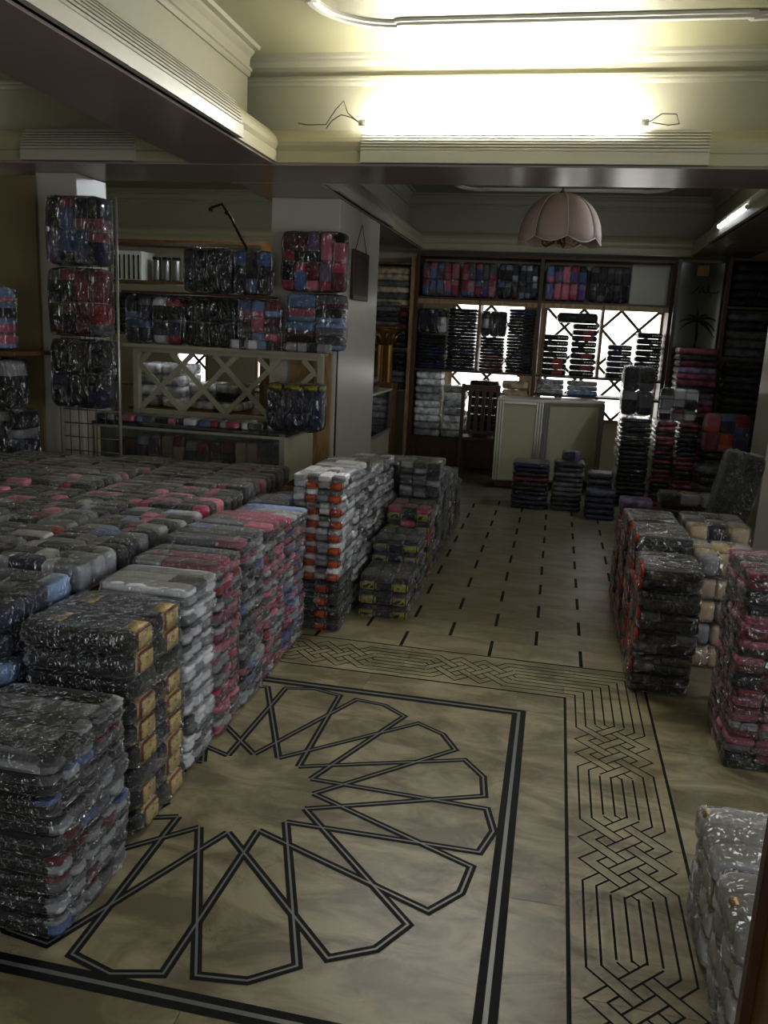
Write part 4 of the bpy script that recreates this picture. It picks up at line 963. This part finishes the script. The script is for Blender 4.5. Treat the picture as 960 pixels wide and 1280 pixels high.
upright_pack(-2.06, -1.88 + .24, 5.76, 5.98, .864, 1.22, (3, 1, 1), style(['navy'], ['navy', 'black']), 'navy sock bag with yellow header cards on the display counter', band=band_all, bandmat=M['yellow_band'], bandw=.14, bandpos=(.42,))
lp = thing('lattice_partition', 'cream diamond lattice partition with goods shelves on the display counter', 'partition', (-2.58, 6.32, .863))
for sx in (-.80, .755): box('post', (sx, sx + .045, -.03, .03, 0, .54), M['lattice'], lp, .003)
box('rail', (-.754, .754, -.03, .03, 0, .04), M['lattice'], lp); box('rail', (-.754, .754, -.03, .03, .50, .54), M['lattice'], lp)
lattice(lp, -.754, .754, .04, .50, 0.0, .37, .040, M['lattice'])
box('shelf_board', (-.82, .82, -.16, .05, .541, .566), M['lattice'], lp); box('shelf_board', (-.82, .40, -.15, .05, .955, .972), M['wood_dark'], lp)
for sx in (-.82, .385): box('post', (sx, sx + .015, .03, .05, .567, .954), M['lattice'], lp)
ZL = 1.43
for (x0, x1, z0, z1, g, st_, lb) in ((-3.39, -3.17, ZL, 1.80, (2, 1, 2), style(['navy', 'char'], ['blue', 'grey']), 'narrow navy and charcoal sock bag at the lattice shelf end'),
    (-3.16, -2.92, ZL, 1.80, (2, 1, 2), style(['navy', 'black', 'white'], ['red', 'white', 'black']), 'navy sock bag with red and white patches on the lattice shelf'),
    (-2.90, -2.47, ZL, 1.80, (4, 1, 2), style(['black', 'char'], ['black', 'char']), 'shiny black sock bag on the lower lattice shelf'),
    (-2.45, -2.12, ZL, 1.81, (3, 1, 3), style(['dpink', 'sky', 'blue', 'pink', 'wine'], ['pink', 'sky', 'grey']), 'pink and sky blue sock bag on the lower lattice shelf'),
    (-2.90, -2.50, 1.838, 2.18, (4, 1, 1), style(['black', 'black', 'char'], ['black', 'char']), 'black sock bag on the upper lattice shelf below the bracket'),
    (-2.48, -2.20, 1.838, 2.17, (3, 1, 1), style(['char', 'blue', 'black'], ['char', 'blue']), 'charcoal and blue sock bag on the upper lattice shelf')):
    upright_pack(x0, x1, 6.18, 6.345, z0, z1, g, st_, lb)
hk = upright_pack(-2.15, -1.63, 6.30, 6.45, 1.88, 2.33, (5, 1, 2), style(['lilac', 'hot', 'blue', 'black', 'pink', 'wine'], ['pink', 'hot', 'black', 'lilac', 'grey']), 'glossy pink, lilac and black sock bag high on the pillar front')
hk2 = upright_pack(-2.10, -1.62, 6.28, 6.45, 1.44, 1.875, (2, 1, 4), style(['pink', 'sky', 'dpink', 'grey', 'hot', 'black'], ['dpink', 'sky', 'wine', 'pink']), 'pink and pale blue sock bag below the glossy pillar bag')
for (x0, k) in ((-2.44, 0), (-2.02, 1)):
    pack((x0 + .17, 6.07, 1.43), (.38 if k else .34, .12, .075), (3, 1, 1), style(['lgrey', 'char', 'grey'] if k else ['pink', 'sky', 'white'], ['lgrey', 'black', 'pink']), ['pink and pale sock roll lying before the lattice shelf bags', 'silver grey sock roll lying before the pillar bags'][k], None, name='sock_roll')
brk = thing('hook_arm', 'thin black bent metal hook arm above the lattice shelf', 'hook', (-2.46, 6.40, 1.405))
tube('arm', [(0, 0, 0), (0, 0, .80), (-.04, 0, .86), (-.13, 0, 1.02), (-.20, 0, 1.115), (-.29, 0, 1.085)], .011, M['black'], brk)
tube('hook_tip', [(-.29, 0, 1.085), (-.295, 0, 1.06)], .017, M['black'], brk); tube('knob', [(-.155, -.02, 1.05), (-.155, .02, 1.05)], .016, M['black'], brk)
pf = thing('hanging_frame', 'small dark framed panel hanging on the pillar side', 'picture', (-1.715, 7.15, 1.86))
box('frame', (-.012, .012, -.27, .27, 0, .40), M['wood_dark'], pf, .004); box('picture', (.0125, .016, -.23, .23, .04, .36), M['etch'], pf); tube('cord', [(0, -.2, .40), (0, 0, .62), (0, .2, .40)], .003, M['wire'], pf, 5)

# --- wire grid with hanging bags
wg = thing('wire_grid', 'tall grey wire grid display panel before the cream pillar', 'display rack', (-3.26, 5.46, 0))
tube('frame_post', [(-.24, 0, 0), (-.24, 0, 2.42)], .014, M['alu'], wg); tube('frame_post', [(.22, 0, 0), (.22, 0, 2.42)], .012, M['alu'], wg)
for k in range(24): tube('cross_wire', [(-.24, 0, .06 + k * .1), (.22, 0, .06 + k * .1)], .004, M['steel'], wg, 5)
for k in range(6): tube('upright_wire', [(-.18 + k * .07, .006, .02), (-.18 + k * .07, .006, 2.4)], .004, M['steel'], wg, 5)
for (z0, z1, g, st_, lb, tl) in ((1.95, 2.40, (4, 1, 2), style(['blue', 'char', 'lilac', 'navy'], ['dpink', 'char', 'lilac']), 'blue, grey and pink sock bag hanging at the top of the wire grid', .03),
    (1.48, 1.94, (4, 1, 2), style(['wine', 'char', 'red', 'black'], ['wine', 'grey', 'red']), 'dark red sock bag hanging in the middle of the wire grid', -.02),
    (.99, 1.47, (3, 1, 2), style(['black', 'char', 'navy'], ['black', 'char']), 'black sock bag hanging lowest on the wire grid', .02)):
    t = upright_pack(-3.44, -3.02, 5.22, 5.42, z0, z1, g, st_, lb, rz=.0)
    tube('hanger_loop', [(0, .08, (z1 - z0) - .02), (0, .09, (z1 - z0) + .015), (0, .12, (z1 - z0) + .01)], .003, M['steel'], t, 5)
# --- left wall shelf
ws = thing('alcove_shelf', 'cream alcove unit with brown shelf beside the cream pillar', 'shelf', (-4.1, 5.5, 0))
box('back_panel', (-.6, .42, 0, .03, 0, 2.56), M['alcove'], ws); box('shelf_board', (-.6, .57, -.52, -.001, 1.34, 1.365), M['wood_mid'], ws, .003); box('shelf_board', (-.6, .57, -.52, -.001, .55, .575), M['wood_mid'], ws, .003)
box('side_panel', (-.63, -.601, -.52, .03, 0, 2.56), M['wall'], ws)
upright_pack(-3.95, -3.66, 5.03, 5.25, 1.366, 1.80, (1, 1, 4), style(['pink', 'black', 'sky', 'char'], ['pink', 'char', 'sky']), 'pink, black and blue sock bag on the brown alcove shelf')
upright_pack(-3.98, -3.60, 5.03, 5.26, .98, 1.32, (3, 1, 1), style(['char', 'grey', 'black'], ['grey', 'lgrey']), 'silvery charcoal sock bag under the brown alcove shelf')
upright_pack(-4.0, -3.53, 5.0, 5.27, .576, .975, (4, 1, 2), style(['black', 'char', 'navy'], ['grey', 'black', 'lgrey']), 'black sock bag with grey patches at the bottom of the alcove')

# --- rear left: shelf with boxes, table with white bundles, glass case, gilt column (a mirror reflection built solid)
rl = thing('store_shelf', 'dim rear shelf with boxes and cans beyond the lattice partition', 'shelf', (-4.3, 8.7, 0))
for x in (-1.0, 1.2): box('upright', (x, x + .04, -.2, .2, 0, 2.45), M['wood_mid'], rl)
for z in (.9, 1.45, 2.0, 2.42): box('shelf_board', (-.959, 1.199, -.2, .2, z, z + .025), M['wood_mid'], rl)
bx = thing('slatted_box', 'white box with thin black bars on the dim rear shelf', 'box', (-4.62, 8.62, 2.026)); box('box_body', (-.21, .17, -.11, .2, 0, .30), M['paper'], bx, .004)
for k in range(7): box('bar', (-.20 + k * .055, -.185 + k * .055, -.118, -.111, .01, .26), M['black'], bx)
for k in range(3):
    t = thing('can', ['silver and black can beside the slatted white box', 'silver and black can between two other cans', 'silver and black can furthest from the slatted box'][k], 'can', (-4.33 + k * .115, 8.62, 2.026), group='cans on the rear shelf')
    tube('can_body', [(0, 0, 0), (0, 0, .02), (0, 0, .21), (0, 0, .225)], [.046, .05, .05, .046], M['steel'], t, 14); tube('lid', [(0, 0, .226), (0, 0, .25)], .046, M['black'], t, 14)
flats(-5.2, -4.3, 8.55, 8.85, 1.476, 1.9, 5, ['black', 'char', 'navy'], 'dark sock pack on the middle of the rear shelf', 'dark packs on the rear shelf', split=2)
flats(-4.28, -3.2, 8.55, 8.85, 1.476, 1.92, 5, ['char', 'brown', 'black'], 'brownish dark sock pack on the rear shelf toward the pillar', 'brownish packs on the rear shelf', split=3)
tb = thing('stock_table', 'plain wooden stock table behind the lattice partition', 'table', (-3.1, 7.55, 0))
box('table_top', (-.85, .75, -.3, .3, .78, .81), M['wood_mid'], tb)
for sx in (-.8, .65):
    for sy in (-.26, .21): box('leg', (sx, sx + .05, sy, sy + .05, 0, .78), M['wood_mid'], tb)
flats(-3.9, -3.4, 7.3, 7.75, .812, 1.22, 4, ['white', 'lgrey', 'white'], 'white sock bundle on the table behind the lattice', 'white bundles behind the lattice', split=2)
flats(-3.38, -2.85, 7.3, 7.75, .812, 1.06, 3, ['white', 'black', 'lgrey'], 'pale or black sock bundle in the lower table pile behind the lattice', 'mixed bundles behind the lattice', split=2)
gc = thing('glass_case', 'cream glass display case between the pillar and the back shelves', 'display case', (-2.12, 8.85, 0))
box('base', (-.24, .24, -.75, .75, 0, .47), M['counter'], gc, .004); box('sill', (-.245, .252, -.755, .755, .471, .50), M['alu'], gc)
for (x0, x1, y0, y1) in ((.235, .24, -.735, .735), (-.24, -.235, -.735, .735), (-.22, .22, -.745, -.74), (-.22, .22, .74, .745)): box('glass_pane', (x0, x1, y0, y1, .501, .94), M['glass'], gc)
box('top', (-.245, .252, -.755, .755, .941, .965), M['white'], gc)
for sx in (-.24, .222):
    for sy in (-.75, .732): box('post', (sx, sx + .018, sy, sy + .018, .501, .94), M['alu'], gc)
flats(-2.33, -1.90, 8.2, 8.6, .967, 1.10, 2, ['lilac', 'char'], 'lilac or dark sock pack on the near end of the glass case', 'packs on the near end of the glass case')
flats(-2.33, -1.90, 8.7, 9.1, .967, 1.12, 2, ['char', 'grey'], 'grey sock pack on the middle of the glass case', 'grey packs on the glass case')
gcol = thing('reflected_column', 'short fluted gilt column standing for a mirror reflection behind the glass case', 'column', (-2.03, 9.85, 0))  # solid column built in place of one reflected in a mirror
box('pedestal', (-.15, .15, -.15, .15, 0, 1.02), M['wood_mid'], gcol, .006)
bm = bmesh.new(); rows = []
for z in (1.021, 1.45):
    rows.append([bm.verts.new(((.10 if k % 2 else .085) * math.cos(k * math.pi / 16), (.10 if k % 2 else .085) * math.sin(k * math.pi / 16), z)) for k in range(32)])
for k in range(32): bm.faces.new((rows[0][k], rows[0][(k + 1) % 32], rows[1][(k + 1) % 32], rows[1][k]))
bm.faces.new(rows[0][::-1]); bm.faces.new(rows[1]); obj('shaft', me_from(bm), M['gold'], gcol)
tube('capital', [(0, 0, 1.451), (0, 0, 1.47), (0, 0, 1.56), (0, 0, 1.62), (0, 0, 1.64)], [.10, .115, .105, .15, .16], M['gold'], gcol, 16)
for k in range(10): tube('leaf', [(.11 * math.cos(k * .628), .11 * math.sin(k * .628), 1.47), (.125 * math.cos(k * .628), .125 * math.sin(k * .628), 1.54), (.165 * math.cos(k * .628), .165 * math.sin(k * .628), 1.59)], [.02, .022, .008], M['gold'], gcol, 6)
box('abacus', (-.16, .16, -.16, .16, 1.641, 1.67), M['gold'], gcol, .004)
flats(-2.19, -1.87, 9.72, 9.98, 1.672, 1.95, 5, ['black', 'char', 'grey'], 'dark glossy sock pack piled on the gilt column', 'dark packs on the gilt column')
st2 = thing('narrow_shelf', 'narrow dim shelf of socks behind the gilt column', 'shelf', (-2.1, 10.3, 0))
for x in (-.36, .29): box('upright', (x, x + .04, -.15, .2, 0, 2.5), M['wood_light'], st2)
for z in (.9, 1.4, 1.9, 2.4): box('shelf_board', (-.319, .289, -.15, .2, z, z + .02), M['wood_mid'], st2)
for i, z in enumerate((.922, 1.422, 1.922)): flats(-2.41, -1.82, 10.18, 10.45, z, z + .44, 6, [['black', 'char', 'grey'], ['char', 'wine', 'black'], ['grey', 'char', 'beige']][i], ['dark sock pack on the lowest board of the narrow shelf', 'dark and wine sock pack on the middle board of the narrow shelf', 'greyish sock pack on the top board of the narrow shelf'][i], ['packs on the lowest narrow board', 'packs on the middle narrow board', 'packs on the top narrow board'][i])

# ---------------------------------------------------------------- the uncounted far stock, one object
bm = bmesh.new(); mats = []
tmp = bpy.data.meshes.new('tmp')
for loc, size, c, rz in STOCK:
    if c not in mats: mats.append(c)
    b2 = bmesh.new(); b2.from_mesh(random.choice(FLAT)); mi = mats.index(c)
    bmesh.ops.transform(b2, matrix=Matrix.Translation(loc) @ Matrix.Rotation(rz, 4, 'Z') @ Matrix.Diagonal((*size, 1)), verts=b2.verts)
    for f in b2.faces: f.material_index = mi; f.smooth = True
    b2.to_mesh(tmp); b2.free(); bm.from_mesh(tmp)
me = bpy.data.meshes.new('stock'); bm.to_mesh(me); bm.free()
for c in mats: me.materials.append(bagged(c))
so = bpy.data.objects.new('stacked_sock_packs', me); C.objects.link(so)
so['kind'] = 'stuff'; tag(so, 'countless thin dark bagged sock packs piled on the far shelves and floor', 'sock packs')
